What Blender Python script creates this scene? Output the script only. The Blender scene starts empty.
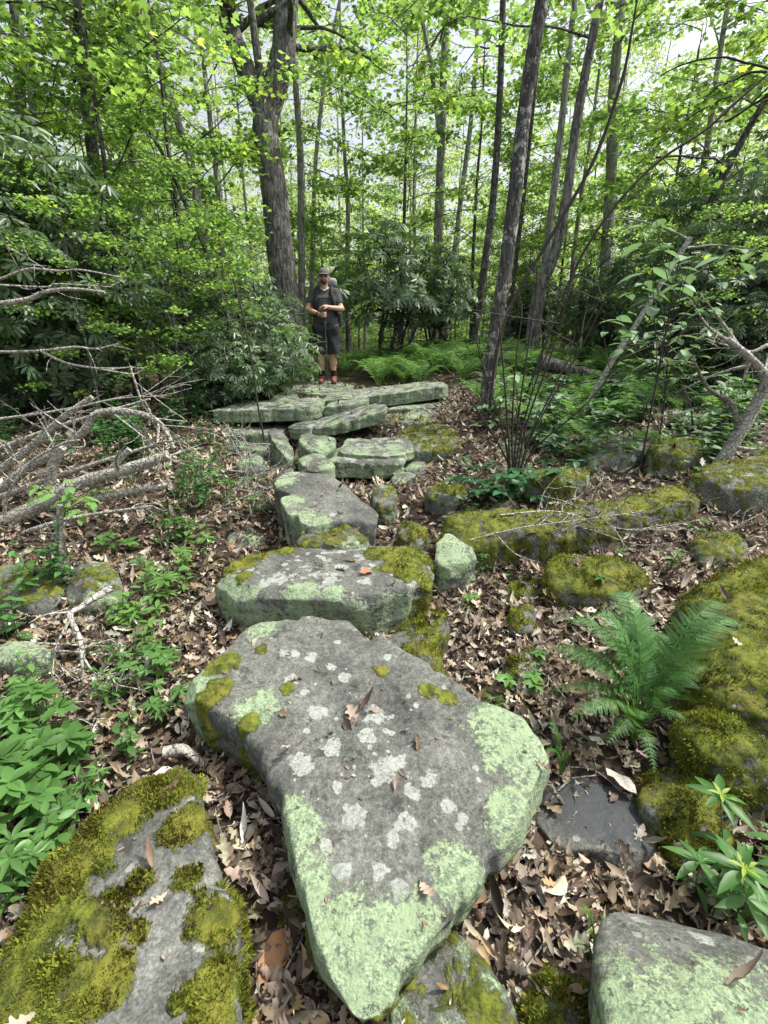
import bpy, math
import numpy as np
from mathutils import Vector

PI = math.pi
rs = np.random.RandomState(11)
C = bpy.context.scene.collection
scene = bpy.context.scene

# ------------------------------------------------------------------ camera maths
CAM_Z, PITCH, FPX = 1.55, math.radians(19.7), 480.0
CP, SP = math.cos(PITCH), math.sin(PITCH)
def ray(u, v):
    a, b = (u - 384.0) / FPX, (512.0 - v) / FPX
    return np.array([a, CP + b * SP, -SP + b * CP])
def pt(u, v, Y):                       # the place on a sight line that lies Y metres ahead
    d = ray(u, v); t = Y / d[1]
    return np.array([0, 0, CAM_Z]) + d * t
def depth_of(p): return p[1] * CP + (CAM_Z - p[2]) * SP

# ------------------------------------------------------------------ noise
_perm = np.random.RandomState(5).permutation(256)
_perm = np.concatenate([_perm, _perm, _perm])
_grad = np.random.RandomState(6).normal(size=(256, 3)); _grad /= np.linalg.norm(_grad, axis=1)[:, None]
def perlin(p):
    p = np.asarray(p, float)
    i = np.floor(p).astype(int); f = p - i; i &= 255
    w = f * f * f * (f * (f * 6 - 15) + 10)
    out = np.zeros(len(p))
    for dx in (0, 1):
        for dy in (0, 1):
            for dz in (0, 1):
                h = _perm[_perm[_perm[(i[:, 0] + dx) & 255] + ((i[:, 1] + dy) & 255)] + ((i[:, 2] + dz) & 255)]
                g = _grad[h]
                d = f - np.array([dx, dy, dz])
                ww = (w[:, 0] if dx else 1 - w[:, 0]) * (w[:, 1] if dy else 1 - w[:, 1]) * (w[:, 2] if dz else 1 - w[:, 2])
                out += ww * (g * d).sum(1)
    return out * 1.5
def fbm(p, oct=4, lac=2.1, gain=.5):
    p = np.asarray(p, float); a, s = 1.0, np.zeros(len(p))
    for k in range(oct):
        s += a * perlin(p + 17.3 * k); p = p * lac; a *= gain
    return s
def sstep(a, b, x):
    t = np.clip((x - a) / (b - a), 0, 1); return t * t * (3 - 2 * t)

# ------------------------------------------------------------------ terrain height
_py = np.array([-60, -6, 0, 1.0, 2.0, 3.0, 4.0, 5.0, 6.0, 7.0, 8.0, 10, 15, 25, 60, 140])
_pz = np.array([-3., -.5, 0, .04, .19, .36, .45, .56, .68, .77, .83, .93, 1.06, 1.2, 1.5, 2.5])
def hgt(x, y):
    x = np.atleast_1d(np.asarray(x, float)); y = np.atleast_1d(np.asarray(y, float))
    x, y = np.broadcast_arrays(x, y)
    z = np.zeros(x.shape)
    for o in (-.5, -.25, 0, .25, .5): z = z + np.interp(y + o, _py, _pz) / 5
    near = np.clip(1 - y / 30, 0, 1)
    z = z + near * .10 * sstep(.9, 2.6, x) * sstep(.2, 1.5, y)
    z = z + near * .08 * sstep(-1., -3.5, x) * sstep(2, 4, y)
    z = z + near * .17 * sstep(.35, .9, x) * sstep(2.45, 3.0, y - .12 * x)
    z = z - .22 * np.exp(-(((x + 1.05) / .85) ** 2 + ((y - 5.3) / .75) ** 2)) - .15 * np.exp(-(((x + .15) / .6) ** 2 + ((y - 4.35) / .55) ** 2))
    p = np.stack([x.ravel(), y.ravel(), np.zeros(x.size)], 1)
    z = z + (.07 * perlin(p * .7 + 3.3) + .03 * perlin(p * 2.3)).reshape(x.shape) * sstep(-.5, 1.2, y) + .25 * perlin(p * .12 + 9).reshape(x.shape) * sstep(9, 22, y)
    return z
def h1(x, y): return float(hgt(x, y)[0])
def gpt(u, v):                         # where a sight line meets the ground
    d = ray(u, v); lo = .3
    t = np.linspace(.3, 60, 3000)
    q = np.array([0, 0, CAM_Z])[None] + d[None] * t[:, None]
    k = np.nonzero(q[:, 2] < hgt(q[:, 0], q[:, 1]))[0]
    k = k[0] if len(k) else len(t) - 1
    return q[k]

# ------------------------------------------------------------------ mesh builder
class MB:
    def __init__(s): s.v, s.loops, s.sizes, s.col, s.n = [], [], [], [], 0
    def add(s, v, faces, col=None):
        v = np.asarray(v, float).reshape(-1, 3)
        if isinstance(faces, np.ndarray):
            s.loops.append(faces.ravel() + s.n); s.sizes.append(np.full(len(faces), faces.shape[1]))
        else:
            s.loops.append(np.array([i for f in faces for i in f], int) + s.n); s.sizes.append(np.array([len(f) for f in faces], int))
        s.v.append(v)
        c = np.ones((len(v), 3)) if col is None else np.broadcast_to(np.asarray(col, float), (len(v), 3))
        s.col.append(c); s.n += len(v)
    def scatter(s, bv, bf, pos, R, sc, tint):
        """copies of a small leaf: R (N,3,3) with columns x, y, z"""
        N, k = len(pos), len(bv)
        if N == 0: return
        sc = np.broadcast_to(np.asarray(sc, float), (N,))
        V = np.einsum('nij,kj->nki', R, bv) * sc[:, None, None] + pos[:, None, :]
        bl = np.array([i for f in bf for i in f], int); bs = np.array([len(f) for f in bf], int)
        s.loops.append((bl[None] + (np.arange(N) * k)[:, None]).ravel() + s.n)
        s.sizes.append(np.tile(bs, N)); s.v.append(V.reshape(-1, 3))
        s.col.append(np.repeat(tint, k, 0)); s.n += N * k
    def mesh(s, name, mat, smooth=True, attrs=None):
        me = bpy.data.meshes.new(name)
        v = np.concatenate(s.v); l = np.concatenate(s.loops); z = np.concatenate(s.sizes)
        me.vertices.add(len(v)); me.vertices.foreach_set('co', v.ravel().astype(np.float32))
        me.loops.add(len(l)); me.loops.foreach_set('vertex_index', l.astype(np.int32))
        me.polygons.add(len(z)); st = np.concatenate([[0], np.cumsum(z)[:-1]])
        me.polygons.foreach_set('loop_start', st.astype(np.int32))
        me.polygons.foreach_set('use_smooth', np.full(len(z), smooth))
        c = np.concatenate(s.col)
        a = me.attributes.new('tint', 'FLOAT_COLOR', 'POINT')
        a.data.foreach_set('color', np.concatenate([c, np.ones((len(c), 1))], 1).ravel().astype(np.float32))
        for k, val in (attrs or {}).items():
            a = me.attributes.new(k, 'FLOAT', 'POINT'); a.data.foreach_set('value', np.asarray(val, np.float32))
        me.update(calc_edges=True); me.validate()
        me.materials.append(mat)
        return me
    def obj(s, name, mat, parent=None, loc=None, **kw):
        return link(name, s.mesh(name, mat, **kw), parent, loc)

def link(name, me, parent=None, loc=None):
    o = bpy.data.objects.new(name, me); C.objects.link(o)
    if parent is not None: o.parent = parent
    if loc is not None: o.location = [float(q) for q in loc]
    return o
def tag(o, label=None, cat=None, group=None, kind=None):
    if o.name.split('.')[0] in ('slab',): o['kind'] = 'thing'
    if label: o['label'] = label
    if cat: o['category'] = cat
    if group: o['group'] = group
    if kind: o['kind'] = kind
    return o
def thing(name, label, cat, loc=(0, 0, 0), rotz=0., group=None, scale=1.):
    o = link(name, None, None, loc); o.rotation_euler = (0, 0, rotz); o.scale = (scale,) * 3
    o.empty_display_size = .1
    return tag(o, label, cat, group)
def dup(root, loc, rotz=0., label=None, group=None, scale=1., cat=None):
    r = root.copy(); C.objects.link(r); r.location = [float(q) for q in loc]; r.rotation_euler = (0, 0, rotz)
    r.scale = (scale,) * 3 if np.isscalar(scale) else scale
    if label: r['label'] = label
    if group: r['group'] = group
    if cat: r['category'] = cat
    for ch in list(root.children):
        c = ch.copy(); C.objects.link(c); c.parent = r
        for g in list(ch.children):
            d = g.copy(); C.objects.link(d); d.parent = c
    return r

def norm(a): a = np.asarray(a, float); return a / np.maximum(np.linalg.norm(a, axis=-1, keepdims=True), 1e-9)
def frames(d, n):
    """rotation whose y axis is d, z axis as near n as possible"""
    y = norm(d); z = norm(n - (n * y).sum(1)[:, None] * y); x = np.cross(y, z)
    return np.stack([x, y, z], 2)
def catmull(P, m):
    P = np.asarray(P, float)
    if len(P) < 3: return P[0] + (P[-1] - P[0]) * np.linspace(0, 1, m)[:, None]
    Q = np.concatenate([[2 * P[0] - P[1]], P, [2 * P[-1] - P[-2]]])
    t = np.linspace(0, len(P) - 1 - 1e-6, m); i = t.astype(int); f = (t - i)[:, None]
    a, b, c, d = Q[i], Q[i + 1], Q[i + 2], Q[i + 3]
    return .5 * (2 * b + (c - a) * f + (2 * a - 5 * b + 4 * c - d) * f ** 2 + (3 * b - a - 3 * c + d) * f ** 3)
def tube(mb, P, r, sides=8, m=None, rough=0., seed=0, col=None, cap=True):
    P = np.asarray(P, float); r = np.atleast_1d(np.asarray(r, float))
    m = m or max(2, 3 * (len(P) - 1) + 1)
    rr = np.interp(np.linspace(0, 1, m), np.linspace(0, 1, len(r)), r)
    Q = catmull(P, m)
    T = norm(np.gradient(Q, axis=0))
    ref = np.array([1., 0, 0]) if abs(T[0][0]) < .8 else np.array([0, 1., 0])
    X = np.zeros_like(Q); x = ref
    for k in range(m):
        x = norm(x - (x @ T[k]) * T[k]); X[k] = x
    Y = np.cross(T, X)
    a = np.arange(sides) / sides * 2 * PI
    D = X[:, None] * np.cos(a)[None, :, None] + Y[:, None] * np.sin(a)[None, :, None]
    R = np.broadcast_to(rr[:, None], (m, sides)).copy()
    if rough:
        q = (Q[:, None] + D * rr[:, None, None]).reshape(-1, 3)
        R *= 1 + rough * fbm(q * np.array([6, 6, 2.]) / max(.35, 8 * rr.max()) * 4 + seed, 3).reshape(m, sides)
    V = (Q[:, None] + D * R[..., None]).reshape(-1, 3)
    i = np.arange(m - 1)[:, None] * sides; j = np.arange(sides)[None]
    k = (j + 1) % sides
    F = np.stack([i + j, i + k, i + sides + k, i + sides + j], 2).reshape(-1, 4)
    mb.add(V, F, col)
    if cap:
        for e, o in ((0, 0), (m - 1, (m - 1) * sides)):
            mb.add(V[o:o + sides], [tuple(range(sides)) if e else tuple(range(sides))[::-1]], col)
    return Q

# ------------------------------------------------------------------ materials
class NT:
    def __init__(s, name):
        s.m = bpy.data.materials.new(name); s.m.use_nodes = True; s.t = s.m.node_tree; s.t.nodes.clear()
        s.out = s.t.nodes.new('ShaderNodeOutputMaterial')
    def n(s, typ, ins=None, **props):
        q = s.t.nodes.new('ShaderNode' + typ)
        for k, v in props.items(): setattr(q, k, v)
        for k, v in (ins or {}).items():
            sk = q.inputs[k]
            if isinstance(v, bpy.types.NodeSocket): s.t.links.new(v, sk)
            elif sk.type == 'RGBA' and len(v) == 3: sk.default_value = (*v, 1)
            else: sk.default_value = v
        return q
    def math(s, op, a, b=0., c=0., clamp=False):
        return s.n('Math', {0: a, 1: b, 2: c}, operation=op, use_clamp=clamp).outputs[0]
    def mr(s, x, a, b, c=0., d=1., smooth=True):
        return s.n('MapRange', {0: x, 1: a, 2: b, 3: c, 4: d}, interpolation_type='SMOOTHSTEP' if smooth else 'LINEAR').outputs[0]
    def mix(s, f, a, b, mode='MIX'):
        q = s.n('Mix', {0: f, 6: a, 7: b}, data_type='RGBA', blend_type=mode); return q.outputs[2]
    def noise(s, vec, scale, detail=4., rough=.55, dist=0., w=None):
        q = s.n('TexNoise', {'Scale': scale, 'Detail': detail, 'Roughness': rough, 'Distortion': dist}, noise_dimensions='4D' if w is not None else '3D')
        if vec is not None: s.t.links.new(vec, q.inputs['Vector'])
        if w is not None: s.t.links.new(w, q.inputs['W'])
        return q
    def ramp(s, f, stops):
        q = s.n('ValToRGB', {0: f}); e = q.color_ramp.elements
        while len(e) < len(stops): e.new(.5)
        for k, (p, c) in enumerate(stops): e[k].position = p; e[k].color = (*c, 1)
        return q.outputs[0]
    def attr(s, name): return s.n('Attribute', attribute_name=name, attribute_type='GEOMETRY')
    def done(s, sh, disp=None):
        s.t.links.new(sh, s.out.inputs[0]); return s.m
    def vmul(s, v, k):
        return s.n('VectorMath', {0: v, 1: k}, operation='MULTIPLY').outputs[0]

def mat_plain(name, col, rough=.7, var=.25, scale=20., bump=0., metallic=0.):
    t = NT(name); co = t.n('TexCoord').outputs['Object']
    f = t.noise(co, scale).outputs[0]
    c = t.mix(f, [q * (1 - var) for q in col], [q * (1 + var) for q in col])
    ins = {'Base Color': c, 'Roughness': rough, 'Metallic': metallic}
    if bump: ins['Normal'] = t.n('Bump', {'Strength': bump, 'Distance': .01, 'Height': f}).outputs[0]
    return t.done(t.n('BsdfPrincipled', ins).outputs[0])

def mat_leaf(name, base, trans, rough=.45, tr=.4, spec=.4):
    """thin leaf: reflects, and lets light through; the tint attribute varies single leaves"""
    t = NT(name); ti = t.attr('tint').outputs['Color']
    co = t.n('TexCoord').outputs['Object']
    nz = t.noise(co, 1.3, 2.).outputs[0]
    b = t.mix(1., base, ti, 'MULTIPLY'); b = t.mix(nz, t.mix(1., b, (.7, .75, .8), 'MULTIPLY'), t.mix(1., b, (1.25, 1.2, 1.), 'MULTIPLY'))
    c = t.mix(1., trans, ti, 'MULTIPLY')
    p = t.n('BsdfPrincipled', {'Base Color': b, 'Roughness': rough, 'Specular IOR Level': spec}).outputs[0]
    q = t.n('BsdfTranslucent', {'Color': c}).outputs[0]
    return t.done(t.n('MixShader', {0: tr, 1: p, 2: q}).outputs[0])

def mat_rock():
    t = NT('weathered_stone')
    co = t.n('TexCoord').outputs['Object']; oi = t.n('ObjectInfo').outputs['Random']
    w = t.math('MULTIPLY', oi, 60.)
    n1 = t.noise(co, 4.5, 7., .62, w=w).outputs[0]; n2 = t.noise(co, 52., 9., .8, w=w).outputs[0]; n3 = t.noise(co, 150., 3., .6).outputs[0]
    base = t.ramp(n1, [(.3, (.06, .065, .06)), (.47, (.12, .126, .118)), (.6, (.18, .187, .174)), (.75, (.25, .256, .236))])
    base = t.mix(t.mr(n2, .35, .7), t.mix(1., base, (.5, .5, .5), 'MULTIPLY'), t.mix(1., base, (1.4, 1.39, 1.35), 'MULTIPLY'))
    base = t.mix(t.mr(n3, .3, .7), t.mix(1., base, (.72, .72, .72), 'MULTIPLY'), t.mix(1., base, (1.25, 1.25, 1.22), 'MULTIPLY'))
    pit = t.mr(t.noise(co, 85., 4., .7).outputs[0], .60, .68); base = t.mix(t.math('MULTIPLY', pit, .6), base, (.03, .03, .028))
    dk = t.noise(co, 11., 5., .7, .4, w=w).outputs[0]
    base = t.mix(t.mr(dk, .56, .66, 0, .75), base, (.035, .033, .03))
    # small pale specks
    vo = t.n('TexVoronoi', {'Vector': t.n('VectorMath', {0: co, 1: t.vmul(t.noise(co, 25., 3.).outputs['Color'], (.03, .03, .03))}, operation='ADD').outputs[0], 'Scale': 15.})
    cell = t.n('SeparateColor', {0: vo.outputs['Color']}).outputs[0]
    sp = t.math('MULTIPLY', t.math('GREATER_THAN', cell, .72), t.mr(vo.outputs['Distance'], .20, .16))
    base = t.mix(t.math('MULTIPLY', sp, .5), base, (.36, .38, .34))
    rn = t.noise(co, 60., 5., .7).outputs[0]
    def mask(nm, amt=.5, soft=.10):
        a = t.attr(nm).outputs['Fac']
        x = t.math('ADD', a, t.math('MULTIPLY', t.math('SUBTRACT', rn, .5), amt))
        return t.mr(x, .5 - soft, .5 + soft)
    ms, ml, mm, mw = mask('spot', .9), mask('lichen', 2.5, .24), mask('moss', .8, .14), mask('wet', .5, .2)
    gran = t.n('TexVoronoi', {'Vector': t.n('VectorMath', {0: co, 1: t.vmul(t.noise(co, 70., 3.).outputs['Color'], (.012, .012, .012))}, operation='ADD').outputs[0], 'Scale': 120.}).outputs['Distance']
    wsp = t.mix(t.mr(rn, .3, .7), (.22, .24, .22), (.36, .38, .35)); wsp = t.mix(t.mr(n3, .5, .7), wsp, base)
    lic = t.mix(t.mr(rn, .35, .65), (.17, .245, .155), (.37, .475, .28)); lic = t.mix(t.mr(n3, .42, .62, 0, .75), lic, (.13, .16, .115)); lic = t.mix(t.mr(dk, .42, .62), lic, t.mix(n2, (.22, .28, .21), (.32, .42, .21)))
    lhole = t.mr(t.noise(co, 38., 5., .75).outputs[0], .56, .62); ml = t.math('MULTIPLY', ml, t.math('SUBTRACT', 1., t.math('MULTIPLY', lhole, .85)))
    col = t.mix(ms, base, wsp); col = t.mix(ml, col, lic)
    mn = t.noise(co, 22., 5., .7).outputs[0]; mn2 = t.noise(co, 5., 3., .6).outputs[0]
    mos = t.mix(t.mr(mn, .35, .65), (.035, .048, .008), (.15, .18, .022)); mos = t.mix(t.mr(t.noise(co, 9., 5., .7, w=w).outputs[0], .52, .66, 0, .8), mos, (.06, .05, .02)); mos = t.mix(t.mr(mn2, .45, .7), mos, t.mix(mn, (.075, .075, .012), (.22, .22, .03)))
    col = t.mix(mm, col, mos)
    col = t.mix(mw, col, t.mix(n2, (.022, .026, .03), (.075, .08, .085)))
    rough = t.math('SUBTRACT', .88, t.math('MULTIPLY', mw, .38))
    hgt_ = t.math('ADD', t.math('MULTIPLY', n2, .9), t.math('ADD', t.math('MULTIPLY', n3, .35), t.math('MULTIPLY', rn, .5)))
    hgt_ = t.math('ADD', hgt_, t.math('MULTIPLY', ml, t.math('ADD', .25, t.math('SUBTRACT', rn, t.math('MULTIPLY', gran, .5)))))
    hgt_ = t.math('ADD', hgt_, t.math('MULTIPLY', mm, t.math('ADD', .6, t.math('MULTIPLY', mn, 1.6))))
    hgt_ = t.math('ADD', hgt_, t.math('MULTIPLY', ms, .15))
    bm = t.n('Bump', {'Strength': .75, 'Distance': .007, 'Height': hgt_}).outputs[0]
    return t.done(t.n('BsdfPrincipled', {'Base Color': col, 'Roughness': rough, 'Specular IOR Level': .3, 'Normal': bm}).outputs[0])

def mat_ground():
    t = NT('forest_soil'); co = t.n('TexCoord').outputs['Object']
    n1 = t.noise(co, 3., 6.).outputs[0]; n2 = t.noise(co, 30., 6., .7).outputs[0]
    v = t.n('TexVoronoi', {'Vector': t.n('VectorMath', {0: co, 1: t.vmul(t.noise(co, 14., 2.).outputs['Color'], (.12, .12, .12))}, operation='ADD').outputs[0], 'Scale': 17.})
    cell = t.n('SeparateColor', {0: v.outputs['Color']}).outputs[0]
    soil = t.mix(n2, (.014, .011, .009), (.05, .038, .029))
    leaf = t.ramp(cell, [(0., (.025, .018, .013)), (.4, (.06, .045, .034)), (.75, (.13, .098, .076)), (1., (.22, .175, .14))])
    col = t.mix(t.mr(n1, .4, .62, .15, .9), soil, leaf)
    far = t.mr(t.n('SeparateXYZ', {0: co}).outputs[1], 7., 14., 0., .85)
    col = t.mix(far, col, t.mix(n2, (.02, .03, .01), (.06, .09, .025)))
    hh = t.math('ADD', n2, t.math('MULTIPLY', cell, .7))
    bm = t.n('Bump', {'Strength': .8, 'Distance': .02, 'Height': hh}).outputs[0]
    return t.done(t.n('BsdfPrincipled', {'Base Color': col, 'Roughness': .95, 'Specular IOR Level': .1, 'Normal': bm}).outputs[0])

def mat_litter():
    t = NT('dry_leaf'); ti = t.attr('tint').outputs['Color']; co = t.n('TexCoord').outputs['Object']
    n = t.noise(co, 45., 4., .65).outputs[0]
    c = t.mix(n, t.mix(1., ti, (.62, .6, .58), 'MULTIPLY'), t.mix(1., ti, (1.3, 1.3, 1.32), 'MULTIPLY'))
    p = t.n('BsdfPrincipled', {'Base Color': c, 'Roughness': .6, 'Specular IOR Level': .35}).outputs[0]
    q = t.n('BsdfTranslucent', {'Color': c}).outputs[0]
    return t.done(t.n('MixShader', {0: .12, 1: p, 2: q}).outputs[0])

def mat_bark(name, dark, light, patch, amt=.5, scale=1., fiss=.65, st=(1., 1., .22)):
    t = NT(name); co = t.n('TexCoord').outputs['Object']
    st = t.vmul(co, st)
    f = t.noise(st, 34. * scale, 6., .65, .5).outputs[0]; g = t.noise(co, 7., 7., .75).outputs[0]; k = t.noise(co, 2., 3.).outputs[0]
    fis = t.n('TexVoronoi', {'Vector': st, 'Scale': 26. * scale}, feature='DISTANCE_TO_EDGE').outputs['Distance']
    c = t.mix(t.mr(f, .35, .7), dark, light); c = t.mix(t.mr(fis, 0.,   .12, fiss, 0.), c, [q * .35 for q in dark])
    c = t.mix(t.math('MULTIPLY', t.mr(g, .52, .6), amt), c, patch)
    c = t.mix(t.mr(k, .55, .75, 0, .3), c, (.06, .08, .03))
    hh = t.math('ADD', f, t.mr(fis, 0., .15))
    bm = t.n('Bump', {'Strength': .9, 'Distance': .012, 'Height': hh}).outputs[0]
    return t.done(t.n('BsdfPrincipled', {'Base Color': c, 'Roughness': .9, 'Specular IOR Level': .15, 'Normal': bm}).outputs[0])

def mat_moss():
    t = NT('moss_tuft'); ti = t.attr('tint').outputs['Color']
    c = t.mix(1., (.175, .205, .03), ti, 'MULTIPLY')
    p = t.n('BsdfPrincipled', {'Base Color': c, 'Roughness': .8, 'Specular IOR Level': .1}).outputs[0]
    q = t.n('BsdfTranslucent', {'Color': c}).outputs[0]
    return t.done(t.n('MixShader', {0: .3, 1: p, 2: q}).outputs[0])

M_ROCK, M_GROUND, M_LITTER, M_MOSS = mat_rock(), mat_ground(), mat_litter(), mat_moss()
M_BARK_DARK = mat_bark('furrowed_bark', (.055, .053, .05), (.18, .175, .16), (.27, .28, .25), .55)
M_BARK_PALE = mat_bark('smooth_pale_bark', (.22, .215, .195), (.42, .41, .375), (.5, .51, .47), .5, .5)
M_BARK_SPOT = mat_bark('lichen_spotted_bark', (.055, .054, .052), (.15, .147, .14), (.40, .41, .38), 1., .8, .12)
M_BARK_BIG = mat_bark('thick_grey_bark', (.10, .095, .088), (.28, .27, .25), (.34, .35, .33), .5, .6)
M_DEAD = mat_bark('bare_dead_wood', (.28, .265, .235), (.60, .575, .52), (.52, .56, .47), .6, 1.2, .12, (1., .8, .9))
M_DEADDK = mat_bark('dark_dead_wood', (.13, .12, .105), (.34, .32, .28), (.42, .44, .37), .45, 1.2, .12, (1., .8, .9))
M_TWIG = mat_plain('thin_twig', (.045, .036, .03), .85, .4, 30.)
M_MAPLE = mat_leaf('maple_leaf', (.085, .175, .045), (.34, .56, .11), tr=.52)
M_WOOD = mat_leaf('far_leaf', (.11, .20, .075), (.46, .64, .18), tr=.6)  # distant leaves coloured lighter to imitate backlight and haze
M_RHODO = mat_leaf('rhododendron_leaf', (.075, .125, .075), (.18, .30, .10), rough=.38, tr=.3, spec=.5)
M_BIGLEAF = mat_leaf('broad_teal_leaf', (.21, .33, .21), (.22, .38, .14), rough=.45, tr=.35)
M_FERN = mat_leaf('fern_frond', (.085, .205, .065), (.19, .38, .08), rough=.5, tr=.35)
M_FERNFAR = mat_leaf('low_fern', (.10, .235, .075), (.26, .48, .09), rough=.5, tr=.4)
M_HERB = mat_leaf('herb_leaf', (.09, .20, .055), (.20, .40, .06), rough=.45, tr=.35)
M_SHRUB = mat_leaf('shrub_leaf', (.05, .14, .055), (.11, .28, .06), rough=.4, tr=.3)
M_YOUNG = mat_leaf('young_pale_leaf', (.30, .42, .06), (.35, .5, .05), rough=.5, tr=.4)
M_STEM = mat_plain('green_stem', (.07, .11, .035), .6, .3)
# ------------------------------------------------------------------ ground
def build_ground():
    def axis(lo, hi, d0, dmax, c):
        xs = [c]; d = d0
        while xs[-1] < hi: xs.append(xs[-1] + d); d = min(d * (1.0 if xs[-1] < c + 3 else 1.05), dmax)
        ys = [c]; d = d0
        while ys[-1] > lo: ys.append(ys[-1] - d); d = min(d * (1.0 if ys[-1] > c - 3 else 1.05), dmax)
        return np.array(ys[:0:-1] + xs)
    X = axis(-130, 130, .045, 8, 0); Y = axis(-60, 160, .04, 8, 3.)
    gx, gy = np.meshgrid(X, Y)
    z = hgt(gx, gy)
    p = np.stack([gx.ravel(), gy.ravel(), 0 * gx.ravel()], 1)
    z = z + (.012 * fbm(p * 7, 3)).reshape(z.shape) * np.clip(1 - np.abs(gy - 3) / 12, 0, 1)
    V = np.stack([gx, gy, z], 2).reshape(-1, 3); nx, ny = len(X), len(Y)
    i = (np.arange(ny - 1)[:, None] * nx + np.arange(nx - 1)[None]).ravel()
    F = np.stack([i, i + 1, i + nx + 1, i + nx], 1)
    mb = MB(); mb.add(V, F)
    tag(mb.obj('forest_floor', M_GROUND), 'forest floor of dark soil and dead leaves', kind='structure')
build_ground()

# ------------------------------------------------------------------ rocks
ROCKS = []; DEBRIS = []
M_BLADE = None
def chaikin(P, it):
    for _ in range(it):
        Q = np.roll(P, -1, 0); P = np.stack([.8 * P + .2 * Q, .2 * P + .8 * Q], 1).reshape(-1, 2)
    return P
def rock(label, px, z, tilt=(0, 0), th=None, bev=.03, bulge=.015, under=0., res=.014, amp=.012, seed=0, moss=(), lichen=(), spots=(), wet=(),
         mbase=0., lbase=0., mup=0., smooth=1, tufts=0, facets=26, shave=None, world=None, group=None, cat='rock', name='rock', lside=0., mside=0., sbase=0.):
    px = np.array(px, float)
    if world is None:
        uc, vc = (px.min(0) + px.max(0)) / 2
        d = ray(uc, vc); t = (z - CAM_Z) / d[2]; c0 = np.array([0, 0, CAM_Z]) + d * t
    else: c0 = np.array([world[0], world[1], z])
    nrm = np.array([-tilt[0], -tilt[1], 1.])
    def hit(u, v):
        d = ray(u, v); o = np.array([0, 0, CAM_Z]); t = ((c0 - o) @ nrm) / (d @ nrm); return o + d * t
    O = np.array([hit(u, v)[:2] for u, v in px]) if world is None else px + c0[:2]
    if sum(O[i - 1][0] * O[i][1] - O[i][0] * O[i - 1][1] for i in range(len(O))) < 0: O = O[::-1]
    if th and th < .19: bev = min(bev, .010); smooth = 0
    if not th and world is None and bev <= .03 and smooth == 1: bev = bev * .7
    O = chaikin(O, smooth)
    seg = np.linalg.norm(np.roll(O, -1, 0) - O, axis=1); L = seg.sum(); N = int(np.clip(L / res, 40, 640))
    s = np.concatenate([[0], np.cumsum(seg)]); tt = np.arange(N) / N * L
    OO = np.concatenate([O, O[:1]]); P = np.stack([np.interp(tt, s, OO[:, k]) for k in (0, 1)], 1)
    a = P[:, 0] * np.roll(P[:, 1], -1) - np.roll(P[:, 0], -1) * P[:, 1]
    c = np.array([((P + np.roll(P, -1, 0))[:, k] * a).sum() for k in (0, 1)]) / (3 * a.sum())
    D = P - c; R = np.linalg.norm(D, axis=1); U = D / R[:, None]
    q = np.concatenate([P, np.full((N, 1), seed * 3.7)], 1)
    ja = 2.4 if th and th < .19 else 1.
    bite = np.maximum(perlin(np.concatenate([P * 6.5, np.full((N, 1), seed * 1.7 + .5)], 1)) - .18, 0)
    R = R - (bite * min(.14, .35 * R.mean()) if seed not in (2, 3) else 0)
    R = R * (1 + ja * (.7 * amp * fbm(q * 4, 3) + 1.0 * amp * fbm(q * 13, 3)) / R)
    shave = shave if shave is not None else min(.045, .11 * R.mean())
    R = R + shave * .45
    nt = int(np.clip(R.mean() / res * 1.1, 8, 130)); top0 = c0[2]
    nb, ns = max(4, int(bev * 1.6 / res)), 0
    gz = hgt(P[:, 0], P[:, 1]) - .06
    zt_edge = top0 + (P - c0[:2]) @ np.array(tilt)
    zb = (zt_edge - th) if th else np.minimum(gz, zt_edge - bev - .03)
    ns = max(4, int(((zt_edge - zb).mean() - bev) / res))
    rings = []; wt = []
    bv = np.minimum(bev, R * .45)
    for k in range(1, nt + 1):
        f = k / nt; r = (R - bv) * f; rings.append((r, bulge * (1 - f * f) * np.ones(N), None)); wt.append(0.)
    for k in range(1, nb + 1):
        f = k / nb * PI / 2; rings.append((R - bv + bv * math.sin(f), -bv * (1 - math.cos(f)), None)); wt.append(k / nb)
    for k in range(1, ns + 1):
        f = k / ns; rings.append((R - under * f * f, None, f)); wt.append(1.)
    V = [np.array([[c[0], c[1], top0 + (c - c0[:2]) @ np.array(tilt) + bulge]])]; dirs = [np.array([[0, 0, 1.]])]
    for (r, dz, f), w in zip(rings, wt):
        xy = c + U * r[:, None]
        zt = top0 + (xy - c0[:2]) @ np.array(tilt)
        if f is None: zz = zt + dz
        else:
            ztop = zt_edge - bv; zz = ztop + (zb - ztop) * f
        V.append(np.concatenate([xy, zz[:, None]], 1))
        dirs.append(norm(np.concatenate([U * w, np.full((N, 1), 1.05 - w)], 1)))
    if th:
        xy = c + U * (R[:, None] - under) * .4; V.append(np.concatenate([xy, (zb + .0)[:, None] + (xy - P) @ np.array(tilt)[:, None]], 1)); dirs.append(np.tile([0, 0, -1.], (N, 1))); wt.append(1.)
    nr = len(V) - 1; V = np.concatenate(V); dirs = np.concatenate(dirs)
    W = np.concatenate([[0], np.repeat(wt, N)])
    # flat chipped facets: shave the shape with random planes
    fr = np.random.RandomState(seed * 7 + 1); Lc = V - V.mean(0); rad = R.mean()
    dv = np.stack([U[:, 0], U[:, 1], np.zeros(N)], 1)
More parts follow.
